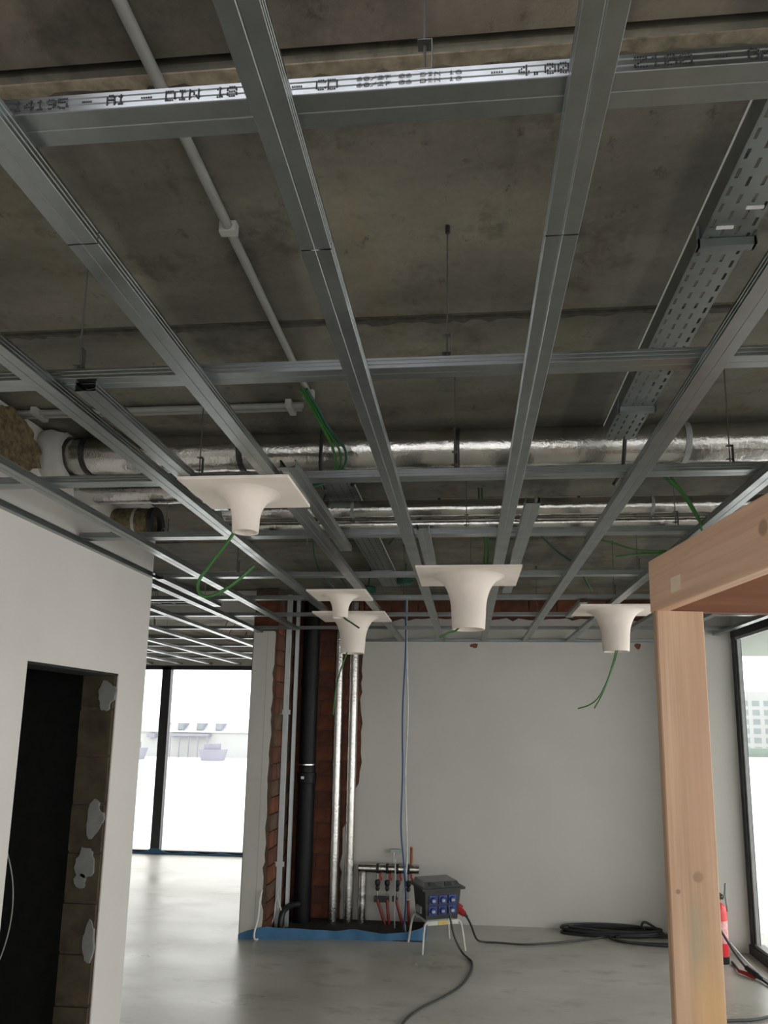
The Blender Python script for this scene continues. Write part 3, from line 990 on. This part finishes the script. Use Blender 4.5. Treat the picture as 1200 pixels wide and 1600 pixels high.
# ------------------------------------------------------------------ overhead cables
G1 = 'green cables hanging from the ceiling'
cable('green_cable', 'green cable looping out of the nearest small funnel', [(-0.845, 2.37, 2.66), (-0.862, 2.39, 2.59), (-0.945, 2.40, 2.477), (-0.988, 2.40, 2.41), (-0.982, 2.40, 2.365), (-0.945, 2.40, 2.352), (-0.867, 2.40, 2.39), (-0.779, 2.40, 2.466)], 0.0062, 'green', group=G1)
cable('green_cable', 'short green cable end sticking out of the central funnel', [(0.0, 3.80, 2.52), (-0.056, 3.80, 2.425), (-0.105, 3.80, 2.405), (-0.158, 3.80, 2.378)], 0.006, 'green', group=G1)
cable('green_cable', 'longer green cable curving down from the funnel beside the post', [(1.075, 5.0, 2.727), (1.07, 5.0, 2.55), (1.054, 5.0, 2.43), (1.0, 5.0, 2.25), (0.93, 5.0, 2.11), (0.86, 5.0, 2.05), (0.778, 5.0, 2.022)], 0.0052, 'green', group=G1)
cable('green_cable', 'straighter green cable hanging from the funnel beside the post', [(1.09, 5.02, 2.727), (1.085, 5.02, 2.55), (1.070, 5.02, 2.43), (1.0, 5.02, 2.23), (0.94, 5.02, 2.10), (0.896, 5.02, 2.026)], 0.0052, 'green', group=G1)
cable('green_cable', 'green cable hanging from the funnel in front of the foil pipes', [(-0.91, 5.30, 2.56), (-0.949, 5.3, 2.43), (-1.0, 5.31, 2.28), (-1.03, 5.31, 2.12), (-1.04, 5.31, 1.96)], 0.006, 'green', group=G1)
cable('green_cable', 'dark green cable stub crossing the large funnel below the small one', [(-0.83, 4.40, 2.66), (-0.812, 4.4, 2.588), (-0.76, 4.4, 2.55), (-0.706, 4.4, 2.514)], 0.0058, 'dkgreen', group=G1)
cable('green_cable', 'green cable arching over the timber beam from the right', [(0.60, 3.5, 2.86), (0.72, 3.5, 2.838), (0.846, 3.5, 2.797), (0.98, 3.5, 2.786), (1.3, 3.52, 2.80)], 0.005, 'green', group=G1)
cable('green_cable', 'lower green cable end meeting the arching one above the post', [(0.755, 3.5, 2.758), (0.85, 3.5, 2.768), (0.98, 3.505, 2.776), (1.3, 3.53, 2.79)], 0.005, 'green', group=G1)
cable('green_cable', 'green cable dropping behind the beam right of the cable tray', [(0.80, 2.98, 3.16), (0.83, 2.95, 3.02), (0.85, 2.9, 2.955), (0.91, 2.9, 2.89), (0.96, 2.9, 2.80), (0.99, 2.9, 2.74)], 0.0075, 'green', group=G1)
cable('green_cable', 'thin green cable beside the thick one right of the cable tray', [(0.86, 2.98, 3.16), (0.862, 2.95, 3.02), (0.875, 2.9, 2.955), (0.925, 2.9, 2.88), (0.97, 2.9, 2.79), (0.985, 2.9, 2.72)], 0.0045, 'green', group=G1)
for k, l in ((0, 'left one of two green cables dropping onto the central funnel'), (1, 'right one of two green cables dropping onto the central funnel')):
    dx = 0.018 * k
    cable('green_cable', l, [(0.060 + dx, 3.56, 3.16), (0.064 + dx, 3.56, 3.05), (0.073 + dx, 3.56, 2.968), (0.092 + dx, 3.57, 2.85), (0.088 + dx, 3.60, 2.770), (0.09 + dx, 3.64, 2.742)], 0.0055, 'green', group=G1)
for k, (l, m_, r_) in enumerate((('light green cable spilling from the conduit end over the thick duct', 'green', 0.0060), ('second green cable spilling from the conduit end, looping tighter', 'green', 0.0050), ('blue-green cable at the conduit end', 'dkgreen', 0.0060))):
    dx = 0.012 * k
    cable('green_cable', l, [(-0.625 + dx, 2.36, 3.135), (-0.61 + dx, 2.48, 3.12), (-0.580 + dx, 2.56, 3.07), (-0.545 + dx * 2, 2.62, 3.00), (-0.54 + dx * 1.5, 2.64, 2.93), (-0.58 + dx, 2.60, 2.86), (-0.66 + dx, 2.52, 2.80)], r_, m_, group=G1)
cable('black_cable', 'black cable loop around the thick duct left of centre', [(-0.60, 2.66, 3.15), (-0.606, 2.66, 3.04), (-0.606, 2.665, 2.94), (-0.59, 2.70, 2.86)], 0.008, 'black')
cable('black_cable', 'black cable hanging out of the end of the upper right tray', [(0.575, 2.40, 2.965), (0.585, 2.48, 2.955), (0.588, 2.52, 2.91), (0.580, 2.53, 2.85), (0.55, 2.54, 2.80)], 0.008, 'black')
cable('black_cable', 'black cable end on the soffit at the right edge', [(1.02, 1.62, 3.155), (1.08, 1.64, 3.15), (1.16, 1.62, 3.15), (1.3, 1.6, 3.155)], 0.010, 'black')
cable('black_cable', 'dark cable arching from the soffit conduit toward the near tray end', [(-0.42, 3.18, 3.155), (-0.47, 3.18, 3.12), (-0.53, 3.18, 3.09), (-0.57, 3.2, 3.055)], 0.009, 'black')
cable('black_cable', 'dark cable sagging from the right end of the soffit conduit', [(0.07, 3.18, 3.155), (0.13, 3.18, 3.14), (0.19, 3.2, 3.105), (0.23, 3.22, 3.07)], 0.009, 'black')
cable('green_cable', 'dark green cable bowing down behind the small far funnel', [(-0.78, 3.6, 3.16), (-0.86, 3.7, 3.02), (-0.90, 3.85, 2.90), (-0.89, 4.0, 2.80), (-0.84, 4.2, 2.745)], 0.0055, 'dkgreen', group=G1)
cable('green_cable', 'dark green cable dropping onto the small far funnel plate', [(-0.74, 3.7, 3.16), (-0.80, 3.75, 3.02), (-0.82, 3.9, 2.90), (-0.80, 4.05, 2.82), (-0.76, 4.25, 2.742)], 0.0055, 'dkgreen', group=G1)
cable('green_cable', 'dark cable rising to the soffit right of the central rails', [(0.36, 4.1, 3.16), (0.44, 4.2, 3.09), (0.56, 4.3, 3.0), (0.68, 4.35, 2.92), (0.76, 4.4, 2.82), (0.80, 4.45, 2.76)], 0.0075, 'dkgreen', group=G1)
cable('green_cable', 'dark cable arching left of the central funnel plate', [(-0.22, 4.0, 3.155), (-0.30, 4.05, 3.14), (-0.42, 4.15, 3.10), (-0.50, 4.25, 3.04)], 0.0075, 'dkgreen', group=G1)
# dark green junction boxes by the brick band
for (l, x, y, z) in (('dark green junction box hanging above the far rails, left one', -0.82, 5.55, 2.99), ('dark green round junction box above the blue cable', -0.50, 5.35, 3.03)):
    t = thing('junction_box', l, 'junction box', (x, y, z), 'dark green junction boxes')
    MB().lathe([(0.055, -0.025), (0.065, -0.02), (0.065, 0.02), (0.055, 0.03)], seg=20).build('body', 'dkgreen', t, smooth=True)
    MB().lathe([(0.05, -0.032), (0.052, -0.025)], seg=20).build('lid', 'dkgreen', t)
    MB().tube([(0, 0, 0.03), (0.01, 0, ZC - z)], 0.006, 6).build('drop_rod', 'dkgreen', t)
# red wires in the back room grid
for (l, dx) in (('thin red wire dangling in the back room grid, left strand', 0.0), ('thin red wire dangling in the back room grid, right strand', 0.10)):
    cable('red_wire', l, [(-2.62 + dx, 7.3, 3.15), (-2.65 + dx, 7.3, 2.98), (-2.72 + dx, 7.3, 2.84), (-2.60 + dx, 7.3, 2.77), (-2.48 + dx * .5, 7.3, 2.78), (-2.42, 7.3, 2.88)], 0.004, 'red', group='red wires of the back room')
# shallow cable ladder in the back room
t = thing('cable_ladder', 'dark cable support frame above the back room grid', 'cable tray', (-2.55, 5.75, 2.93))
for y in (0, 0.12):
    MB().box(-0.25, 0.25, y, y + 0.02, 0, 0.03).build('side_rail', 'galv2', t)
for x in (-0.2, -0.07, 0.07, 0.2):
    MB().box(x - 0.008, x + 0.008, 0.02, 0.12, 0.005, 0.02).build('rung', 'galv2', t)
for x in (-0.22, 0.22):
    MB().tube([(x, 0.07, 0.0), (x, 0.07, ZC - 2.93)], 0.004, 6).build('hanging_rod', 'gasket', t)

# ------------------------------------------------------------------ timber frame
FR = thing('timber_frame', 'bare timber post with two beams meeting at its head', 'timber frame', (0.650, 2.405, 0), rz=R(8))
PZ, BZ = 2.297, 2.484


def bev_box(x0, x1, y0, y1, z0, z1, c=0.004):
    """Box with chamfered long edges along its longest axis."""
    d = {'x': x1 - x0, 'y': y1 - y0, 'z': z1 - z0}
    ax = max(d, key=d.get)
    (a0, a1), (b0, b1) = {'x': ((y0, y1), (z0, z1)), 'y': ((x0, x1), (z0, z1)), 'z': ((x0, x1), (y0, y1))}[ax]
    poly = [(a0 + c, b0), (a1 - c, b0), (a1, b0 + c), (a1, b1 - c), (a1 - c, b1), (a0 + c, b1), (a0, b1 - c), (a0, b0 + c)]
    lo, hi = {'x': (x0, x1), 'y': (y0, y1), 'z': (z0, z1)}[ax]
    return MB().prism(poly, ax, lo, hi)


bev_box(0.0, 0.166, 0.0, 0.034, 0, PZ).build('post', WOODP, FR)
bev_box(0.0, 0.05, -3.9, 0.05, PZ, BZ).build('side_beam', WOODB, FR)
o = bev_box(0.052, 1.68, 0.0, 0.05, PZ, BZ).build('cross_beam', WOODC, FR)
o['label'] = 'darker reddish cross beam'
bev_box(0.0, 0.166, -3.9, -3.85, 0, PZ).build('post', WOODP, FR)
bev_box(1.52, 1.68, 0.0, 0.05, 0, PZ).build('post', WOODP, FR)
MB().box(-0.0006, 0.0004, -0.195, -0.122, 2.335, 2.385).build('glued_patch', plain('pale_patch', (0.88, 0.70, 0.55), 0.7, var=0.05), FR)

# ------------------------------------------------------------------ niche services
t = thing('steel_stud', 'pair of upright galvanised studs beside the pier', 'stud', (-1.745, 6.60, 0.006))
for (x, y, wd) in ((-0.02, 0.0, 0.045), (0.045, 0.09, 0.03)):
    p = [(x - wd / 2, y), (x + wd / 2, y), (x + wd / 2, y + 0.04), (x + wd / 2 - .002, y + .04), (x + wd / 2 - .002, y + .002), (x - wd / 2 + .002, y + .002), (x - wd / 2 + .002, y + .04), (x - wd / 2, y + .04)]
    MB().prism(p, 'z', 0, 3.15).build('stud_profile', 'stud', t)
for z in (1.99, 0.58):
    MB().box(-0.07, 0.03, -0.006, -0.001, z - 0.022, z + 0.022).build('fixing_strap', 'stud', t)
t = thing('drain_pipe', 'thick black drain pipe standing in the brick niche', 'pipe', (-1.600, 6.90, 0.006))
MB().tube([(0, 0, 0), (0, 0, 3.13)], 0.084, 24).build('pipe', 'pipe_b', t, smooth=True)
MB().lathe([(0.084, 1.30), (0.095, 1.305), (0.095, 1.40), (0.084, 1.405)], seg=24).build('coupling', 'pipe_b', t, smooth=True)
MB().lathe([(0.0845, 1.475), (0.088, 1.475), (0.088, 1.487), (0.0845, 1.487)], seg=24, close=True).build('clamp_ring', 'chrome', t)
MB().box(-0.035, -0.005, -0.098, -0.092, 1.345, 1.37).build('sticker', 'whitep', t)
cable('drain_branch', 'black branch pipe arching down beside the drain pipe', [(-1.61, 6.79, 0.19), (-1.67, 6.70, 0.195), (-1.70, 6.58, 0.175), (-1.71, 6.54, 0.10), (-1.71, 6.53, 0.006)], 0.028, 'black', cat='pipe', seg=14)
for (l, x) in (('left of the two tall foil-wrapped risers', -1.302), ('right of the two tall foil-wrapped risers', -1.150)):
    rnd = random.Random(int(x * 1000))
    t = thing('foil_riser', l, 'pipe', (x, 6.90, 0.006), 'foil risers in the niche')
    pts = [(0, 0, 3.12 * k / 60) for k in range(61)]
    MB().tube(pts, [0.046 * (1 + rnd.uniform(-.02, .02)) for _ in pts], 20).build('foil_wrap', 'foil2', t, smooth=True)
    for z in (0.75, 1.9):
        MB().box(-0.015, 0.015, 0.045, 0.12, z, z + 0.03).build('wall_clip', 'galv2', t)
for k, (l, x0, x1, zt) in enumerate((('white cable hanging down the pier edge, curled at the floor', -1.83, -1.88, 0.42), ('thin white cable beside the studs at the niche floor', -1.74, -1.69, 0.40), ('thin white cable lowest at the niche corner', -1.76, -1.80, 0.30))):
    yy = 6.30 if k == 0 else 6.56
    cable('white_cable', l, [(x0, yy, zt), (x0 - 0.015, yy, zt * 0.8), ((x0 + x1) / 2, yy, zt * 0.45), (x1, yy - .01, 0.06), (x1 + 0.01, yy - .02, 0.012), (x1 + .04, yy - .02, 0.012)], 0.009 if k == 0 else 0.005, 'whitep', group='white cables at the pier')

# manifold
t = thing('heating_manifold', 'foil-wrapped heating manifold with red taps low on the far wall', 'manifold', (0, 6.93, 0.006))
rnd = random.Random(8)
pts = [(-1.06 + 0.59 * k / 24, 0, 0.505) for k in range(25)]
MB().tube(pts, [0.043 * (1 + rnd.uniform(-.03, .03)) for _ in pts], 18).build('header', 'foil2', t, smooth=True)
pts = [(-1.022, 0, 0.0 + 0.47 * k / 20) for k in range(21)]
MB().tube(pts, [0.040 * (1 + rnd.uniform(-.03, .03)) for _ in pts], 18).build('riser', 'foil2', t, smooth=True)
for i, x in enumerate((-0.872, -0.778, -0.680, -0.572)):
    MB().lathe([(0.0445, -0.013), (0.0465, -0.013), (0.0465, 0.013), (0.0445, 0.013)], seg=18, close=True).xform(Matrix.Translation((x, 0, 0.505)) @ Matrix.Rotation(R(90), 4, 'Y')).build('strap', 'black', t)
    MB().tube([(x, 0, 0.47), (x, 0, 0.235)], 0.009, 10).build('stub', 'chrome', t)
    v = MB().lathe([(0.004, 0.405), (0.024, 0.395), (0.027, 0.372), (0.022, 0.35), (0.012, 0.342), (0.02, 0.332), (0.021, 0.318), (0.012, 0.30)], (x, -0.006, 0), seg=14).build('valve_body', 'black', t, smooth=True)
    MB().box(x + 0.018, x + 0.036, -0.03, -0.008, 0.425, 0.462).box(x + 0.024, x + 0.046, -0.032, -0.02, 0.40, 0.43).build('tap_handle', 'red', t)
MB().box(-0.905, -0.76, -0.012, 0.03, 0.195, 0.245).build('pipe_bracket', 'boxg', t)
MB().box(-0.73, -0.675, -0.012, 0.03, 0.205, 0.250).build('pipe_bracket', 'boxg', t)
MB().lathe([(0.010, 0.55), (0.013, 0.57), (0.012, 0.69), (0.016, 0.70), (0.010, 0.715)], (-0.547, 0, 0), seg=12).build('air_vent', 'copper', t, smooth=True)
MB().box(-0.76, -0.66, 0.055, 0.098, 0.64, 0.675).tube([(-0.725, 0.06, 0.65), (-0.725, 0.03, 0.55)], 0.006, 6).build('wall_bracket', 'galv2', t)
for (x0, x1) in ((-0.872, -0.790), (-0.778, -0.752), (-0.690, -0.62), (-0.572, -0.56)):
    MB().tube(curve([(x0, -0.01, 0.22), (x0 + (x1 - x0) * .45, -0.02, 0.12), (x1, -0.03, 0.0)], 6), 0.014, 10).build('floor_pipe', 'redpipe', t, smooth=True)
# cables hanging in front of the manifold
for (l, x, y, m_, r_) in (('blue cable hanging from the grid down to the manifold', -0.610, 6.62, 'bluec', 0.0085), ('pale grey cable hanging beside the blue one', -0.585, 6.63, 'greyc', 0.0085)):
    s = 1 if m_ == 'bluec' else -1
    cable('hanging_cable', l, [(x - 0.01, y, 3.12), (x + .01 * s, y, 2.70), (x - .012 * s, y, 2.0), (x - .004, y, 1.45), (x - .012 * s, y, 0.95), (x + 0.02, y, 0.6), (x + 0.03 * s + .01, y, 0.3), (x + 0.02, y, 0.01)], r_, m_, group='cables hanging at the manifold')
cable('hanging_cable', 'short white cable standing in front of the manifold taps', [(-0.690, 6.80, 0.62), (-0.688, 6.80, 0.40), (-0.690, 6.79, 0.2), (-0.685, 6.78, 0.01)], 0.0055, 'greyc', group='cables hanging at the manifold')

# blue edge strip along the recess
path = [(-2.035, 6.318, .035), (-1.93, 6.318, .075), (-1.80, 6.322, .105), (-1.70, 6.345, .098), (-1.50, 6.36, .090), (-1.35, 6.385, .082), (-1.21, 6.41, .070), (-1.10, 6.42, .078), (-0.98, 6.42, .088), (-0.86, 6.42, .070), (-0.745, 6.425, .062), (-0.62, 6.44, .066), (-0.50, 6.455, .085), (-0.40, 6.465, .115), (-0.385, 6.60, .15), (-0.39, 6.80, .15), (-0.40, 7.02, .14)]
V, F = [], []
cp = curve([(a, b, 0) for a, b, c in path], 4)
ch = curve([(0, 0, c) for a, b, c in path], 4)
for i, p in enumerate(cp):
    a = cp[max(i - 1, 0)]
    b = cp[min(i + 1, len(cp) - 1)]
    d = (b - a).normalized()
    nn = Vector((-d.y, d.x, 0)) * 0.004
    h = ch[i].z
    wv = nn * (2.2 * math.sin(i * 0.9))
    V += [p - nn, p + nn, p + nn + wv + Vector((0, 0, h)), p - nn + wv + Vector((0, 0, h))]
for i in range(len(cp) - 1):
    q, w_ = i * 4, i * 4 + 4
    for k in range(4):
        F.append((q + k, q + (k + 1) % 4, w_ + (k + 1) % 4, w_ + k))
F += [(3, 2, 1, 0), tuple(len(V) - 4 + k for k in range(4))]
tag(MB().add(V, F).build('edge_strip', 'bluef', smooth=True), 'wavy blue foam edge strip around the pipe recess', 'foam strip')
mb = MB()
V, F = [], []
for i in range(41):
    x = -6.05 + 4.0 * i / 40
    h = 0.03 + 0.012 * math.sin(i * 1.3) + (0.05 * math.exp(-((x + 4.51) / 0.12) ** 2))
    V += [(x, 9.945, 0), (x, 9.952, 0), (x, 9.952, h), (x, 9.945, h)]
for i in range(40):
    q, w_ = i * 4, i * 4 + 4
    for k in range(4):
        F.append((q + k, q + (k + 1) % 4, w_ + (k + 1) % 4, w_ + k))
F += [(3, 2, 1, 0), (160, 161, 162, 163)]
tag(MB().add(V, F).build('edge_strip', 'bluef', smooth=True), 'blue foam strip along the foot of the back room windows', 'foam strip')

# ------------------------------------------------------------------ site power box
PB = thing('power_box', 'dark grey site power box with six blue sockets on a tube stand', 'power box', (-0.275, 6.34, 0), rz=R(24))
zb = 0.255
MB().frustum((-0.145, 0.145, -0.125, 0.125), zb, (-0.165, 0.165, -0.15, 0.15), 0.50).build('body', 'boxg', PB)
MB().frustum((-0.195, 0.195, -0.178, 0.178), 0.498, (-0.198, 0.198, -0.18, 0.18), 0.515).build('rim', 'boxg', PB)
MB().frustum((-0.17, 0.17, -0.155, 0.155), 0.515, (-0.15, 0.15, -0.10, 0.14), 0.556).build('clear_cover', 'clear', PB)
for x in (-0.09, 0.055):
    MB().frustum((x - 0.035, x + 0.035, -0.150, -0.11), 0.5155, (x - 0.025, x + 0.025, -0.118, -0.09), 0.555).build('flap', 'boxg', PB)
for r in range(2):
    for c in range(3):
        x, z = -0.088 + c * 0.088, 0.330 + r * 0.088
        y = -0.125 - (z - zb) / 0.245 * 0.025
        so = MB().box(x - 0.036, x + 0.036, y - 0.010, y + 0.01, z - 0.036, z + 0.036).build('socket', 'boxb', PB)
        fl_ = MB().lathe([(0.027, 0), (0.027, 0.012), (0.022, 0.018)], seg=16).xform(Matrix.Translation((x, y - 0.009, z - 0.003)) @ Matrix.Rotation(R(90), 4, 'X')).build('flap', 'boxb', so)
        MB().box(x - 0.013, x + 0.013, y - 0.0295, y - 0.0265, z - 0.014, z + 0.006).build('label_plate', 'clipg', so)
MB().box(-0.168, -0.150, -0.04, 0.06, 0.285, 0.345).build('side_flap', 'gasket', PB)
st = MB().box(-0.14, 0.14, -0.150, -0.142, 0.215, 0.250).build('stand_bar', 'tube', PB)
MB().box(-0.042, 0.042, -0.1525, -0.1495, 0.219, 0.247).build('warning_sticker', 'yellow', st)
MB().box(-0.14, 0.14, 0.120, 0.128, 0.215, 0.250).build('stand_bar', 'tube', PB)
MB().tube([(-0.14, -0.142, 0.243), (-0.14, 0.124, 0.243)], 0.010, 10).build('stand_bar', 'tube', PB)
MB().tube([(0.14, -0.142, 0.243), (0.14, 0.124, 0.243)], 0.010, 10).build('stand_bar', 'tube', PB)
for sx in (-1, 1):
    for sy in (-1, 1):
        MB().tube(curve([(sx * 0.10, sy * 0.13, 0.244), (sx * 0.15, sy * 0.145, 0.235), (sx * 0.172, sy * 0.155, 0.19), (sx * 0.195, sy * 0.178, 0.0)], 6), 0.010, 10).build('leg', 'tube', PB, smooth=True)
pl = MB().tube([(0.148, -0.06, 0.36), (0.175, -0.07, 0.335), (0.20, -0.08, 0.315)], [0.022, 0.026, 0.028], 14).build('socket_inlet', 'red', PB, smooth=True)
pg = thing('power_plug', 'red plug in the side of the site power box', 'plug', (-0.105, 6.34, 0.31))
MB().tube([(0.0, 0.0, 0.012), (0.035, -0.02, -0.005), (0.075, -0.04, -0.03)], [0.030, 0.033, 0.024], 14).build('body', 'red', pg, smooth=True)
MB().tube([(0.075, -0.04, -0.03), (0.10, -0.052, -0.05)], [0.016, 0.010], 10).build('collar', 'black', pg)
cable('power_cable', 'dark cable from the red plug across the floor to the coil', [(-0.015, 6.29, 0.265), (0.02, 6.32, 0.20), (0.07, 6.40, 0.06), (0.13, 6.47, 0.014), (0.26, 6.47, 0.012), (0.493, 6.45, 0.012), (0.75, 6.53, 0.012), (0.957, 6.62, 0.012), (1.18, 6.74, 0.012), (1.30, 6.80, 0.012)], 0.0085, 'black')
cable('power_cable', 'dark cable from the power box curving toward the camera over the floor', [(-0.165, 6.17, 0.37), (-0.145, 6.15, 0.26), (-0.115, 6.15, 0.14), (-0.055, 6.13, 0.03), (-0.005, 6.04, 0.012), (0.030, 5.93, 0.012), (0.020, 5.72, 0.012), (-0.054, 5.417, 0.012), (-0.185, 5.175, 0.012), (-0.328, 4.96, 0.012), (-0.42, 4.7, 0.012), (-0.45, 4.2, 0.012)], 0.0088, 'boxg')
# coil of black cable by the far wall
rnd = random.Random(4)
for k, l in enumerate(('lowest loop of the black cable coil at the far wall', 'middle loop of the black cable coil at the far wall', 'top loop of the black cable coil at the far wall', 'long trailing loop of the black cable coil behind the post')):
    pts = []
    cx, cy, rx, ry = (1.32, 6.88, 0.42, 0.10) if k < 3 else (1.75, 6.72, 0.45, 0.13)
    n_ = 46
    for i in range(n_):
        a = 2 * math.pi * i / 22 + k
        q = 1 + 0.10 * math.sin(a * 0.37 + k * 2)
        pts.append((cx + rx * q * math.cos(a), min(7.0, cy + ry * q * math.sin(a)), 0.016 + 0.020 * (k % 3) + 0.007 * math.sin(a * 1.5 + k)))
    cable('cable_loop', l, pts, 0.0115, 'black', group='coil of black cable', n=3)
cable('cable_loop', 'black cable end sticking up at the coil beside the post', [(1.62, 6.85, 0.05), (1.60, 6.90, 0.09), (1.64, 6.93, 0.11), (1.72, 6.93, 0.07), (1.80, 6.9, 0.02)], 0.011, 'black', group='coil of black cable')

# ------------------------------------------------------------------ extinguisher and cables on the right
t = thing('fire_extinguisher', 'red fire extinguisher standing half hidden behind the timber post', 'extinguisher', (2.075, 6.24, 0))
MB().lathe([(0.060, 0.0), (0.062, 0.01), (0.062, 0.055), (0.058, 0.058)], seg=24).build('base_ring', 'black', t, smooth=True)
MB().lathe([(0.060, 0.056), (0.062, 0.07), (0.062, 0.40), (0.055, 0.435), (0.03, 0.46), (0.016, 0.468)], seg=24).build('cylinder', 'ext', t, smooth=True)
MB().lathe([(0.0625, 0.16), (0.0630, 0.162), (0.0630, 0.33), (0.0625, 0.332)], seg=24).build('label_band', plain('pink_label', (0.78, 0.38, 0.38), 0.4, var=0.35, scale=40), t, smooth=True)
MB().lathe([(0.016, 0.466), (0.018, 0.50), (0.014, 0.51)], seg=12).box(-0.012, 0.012, -0.09, 0.02, 0.51, 0.525).box(-0.012, 0.012, -0.085, 0.02, 0.535, 0.548).build('valve', 'black', t)
MB().tube(curve([(0.012, 0.0, 0.50), (0.05, -0.01, 0.52), (0.062, -0.012, 0.62), (0.06, -0.01, 0.50), (0.07, -0.01, 0.40)], 6), 0.009, 8).build('hose', 'gasket', t, smooth=True)
cable('power_cable', 'black cable slanting down from behind the post to the connector', [(1.96, 6.05, 0.40), (2.03, 6.02, 0.27), (2.10, 5.98, 0.14), (2.155, 5.93, 0.06)], 0.010, 'black')
t = thing('cable_connector', 'black and red cable connector lying by the window foot', 'connector', (2.16, 5.92, 0.045))
MB().tube([(-0.005, 0.01, 0.02), (0.045, -0.07, -0.012)], [0.020, 0.023], 12).build('black_sleeve', 'black', t, smooth=True)
MB().tube([(-0.045, 0.06, -0.024), (0.03, -0.055, -0.024)], [0.013, 0.019], 12).build('red_sleeve', 'red', t, smooth=True)
MB().tube([(0.045, -0.07, -0.012), (0.062, -0.10, -0.024)], [0.021, 0.014], 12).build('gland', 'black', t, smooth=True)
cable('power_cable', 'black cable running from the connector along the window foot', [(2.22, 5.82, 0.02), (2.24, 5.70, 0.012), (2.25, 5.5, 0.012), (2.28, 5.1, 0.012), (2.30, 4.5, 0.012)], 0.010, 'black')
cable('power_cable', 'short black lead from the extinguisher foot to the red sleeve', [(2.15, 6.22, 0.012), (2.14, 6.12, 0.012), (2.118, 5.98, 0.020)], 0.009, 'black')
cable('power_cable', 'thin pale cable looping at the window corner', [(2.07, 6.0, 0.22), (2.17, 5.97, 0.10), (2.22, 5.93, 0.05), (2.26, 5.85, 0.012), (2.30, 5.75, 0.012)], 0.005, 'greyc')
cable('power_cable', 'dark cable across the floor behind the post foot', [(1.45, 4.95, 0.012), (1.70, 5.03, 0.012), (1.85, 5.06, 0.012), (1.98, 5.125, 0.012), (2.15, 5.25, 0.012), (2.28, 5.4, 0.012)], 0.010, 'boxg')
# cable in the dark doorway
cable('pale_wire', 'pale wire hanging in the dark doorway', [(-2.40, 3.40, 1.45), (-2.33, 3.40, 1.30), (-2.26, 3.40, 1.10), (-2.25, 3.40, 0.90), (-2.30, 3.40, 0.70), (-2.42, 3.40, 0.5)], 0.0035, 'clipg')

# ------------------------------------------------------------------ outdoors
struct(MB().box(2.76, 9.0, -6.0, 9.4, -0.20, -0.06).build('ground_terrace', 'ground'))
struct(MB().box(-9.0, -2.0, 10.21, 13.5, -0.20, -0.06).build('ground_terrace_back', 'ground'))
struct(MB().box(-300, 300, -200, 400, -6.2, -6.0).build('ground', 'ground'))
struct(MB().box(2.76, 4.6, -6.0, 10.2, 2.92, 3.15).build('roof_canopy', 'soffit'), 'pale canopy soffit outside the large window', 'canopy')
struct(MB().box(12, 110, 14, 117, -6.05, -2.65).build('ground_bank', 'ground'))
tag(MB().frustum((40, 75, 118, 121), -6.0, (40, 75, 118.3, 120.7), -1.3).build('hedge', 'hedge'), 'pale green hedge line outside the window beside the post', 'hedge')
B1 = thing('apartment_block', 'white apartment block seen through the window beside the post', 'building', (62, 150, -6))
MB().box(-6.5, 3.5, 0, 12, 0, 15.5).build('wall', 'facade', B1)
for r in range(6):
    for c in range(4):
        x = -5.3 + c * 2.3
        MB().box(x, x + 1.4, -0.06, 0.05, 3.0 + r * 1.9, 4.1 + r * 1.9).build('window', 'fwin', B1)
B3 = thing('office_block', 'grey flat-roofed block behind the white apartments', 'building', (68, 145, -6))
MB().box(-1.8, 8, 0, 9, 0, 11.5).build('wall', 'facade', B3)
for r in range(4):
    MB().box(-1.4, 1.6, -0.06, 0.05, 2.2 + r * 2.3, 3.5 + r * 2.3).build('window', 'fwin', B3)
B2 = thing('waterside_building', 'long pale building with four dormers seen through the back room windows', 'building', (-60, 150, -6))
MB().box(-18, 15, 0, 14, 0, 5.4).build('wall', 'facade', B2)
MB().prism([(-0.4, 5.4), (14.4, 5.4), (9, 8.4), (5, 8.4)], 'x', -18.2, 15.2).build('roof', 'facade', B2)
for c in range(4):
    x = -8.9 + c * 4.35
    dm = MB().box(x, x + 1.5, 0.3, 3.5, 5.9, 7.4).build('dormer', 'facade2', B2)
    MB().box(x + 0.2, x + 1.3, 0.24, 0.32, 6.1, 7.2).build('pane', 'fwin', dm)
MB().box(-5.6, 3.4, -1.8, 0.0, 4.6, 5.1).build('canopy', 'facade2', B2)
for c in range(5):
    MB().box(-5.4 + c * 2.1, -5.2 + c * 2.1, -1.7, -1.5, 0, 4.6).build('post', 'facade2', B2)
MB().box(-10.8, -9.0, -1.6, 0.0, 4.2, 5.0).build('canopy', 'facade2', B2)
for (l, x, w_, h_) in (('lavender moored barge by the mullion of the back room windows', -68.5, 5.0, 1.1), ('grey-blue moored barge right of the mullion of the back room windows', -51.5, 5.0, 0.9)):
    t = thing('barge', l, 'boat', (x, 138, -6), 'moored barges')
    MB().frustum((-w_ / 2 + .5, w_ / 2 - .5, -1.2, 1.2), 0.0, (-w_ / 2, w_ / 2, -1.5, 1.5), 1.9 + h_ * .4).build('hull', 'facade2', t)
    MB().box(-w_ / 3, w_ / 4, -0.9, 0.9, 1.9 + h_ * .4, 2.5 + h_).build('cabin', 'facade2', t)

fixnormals()
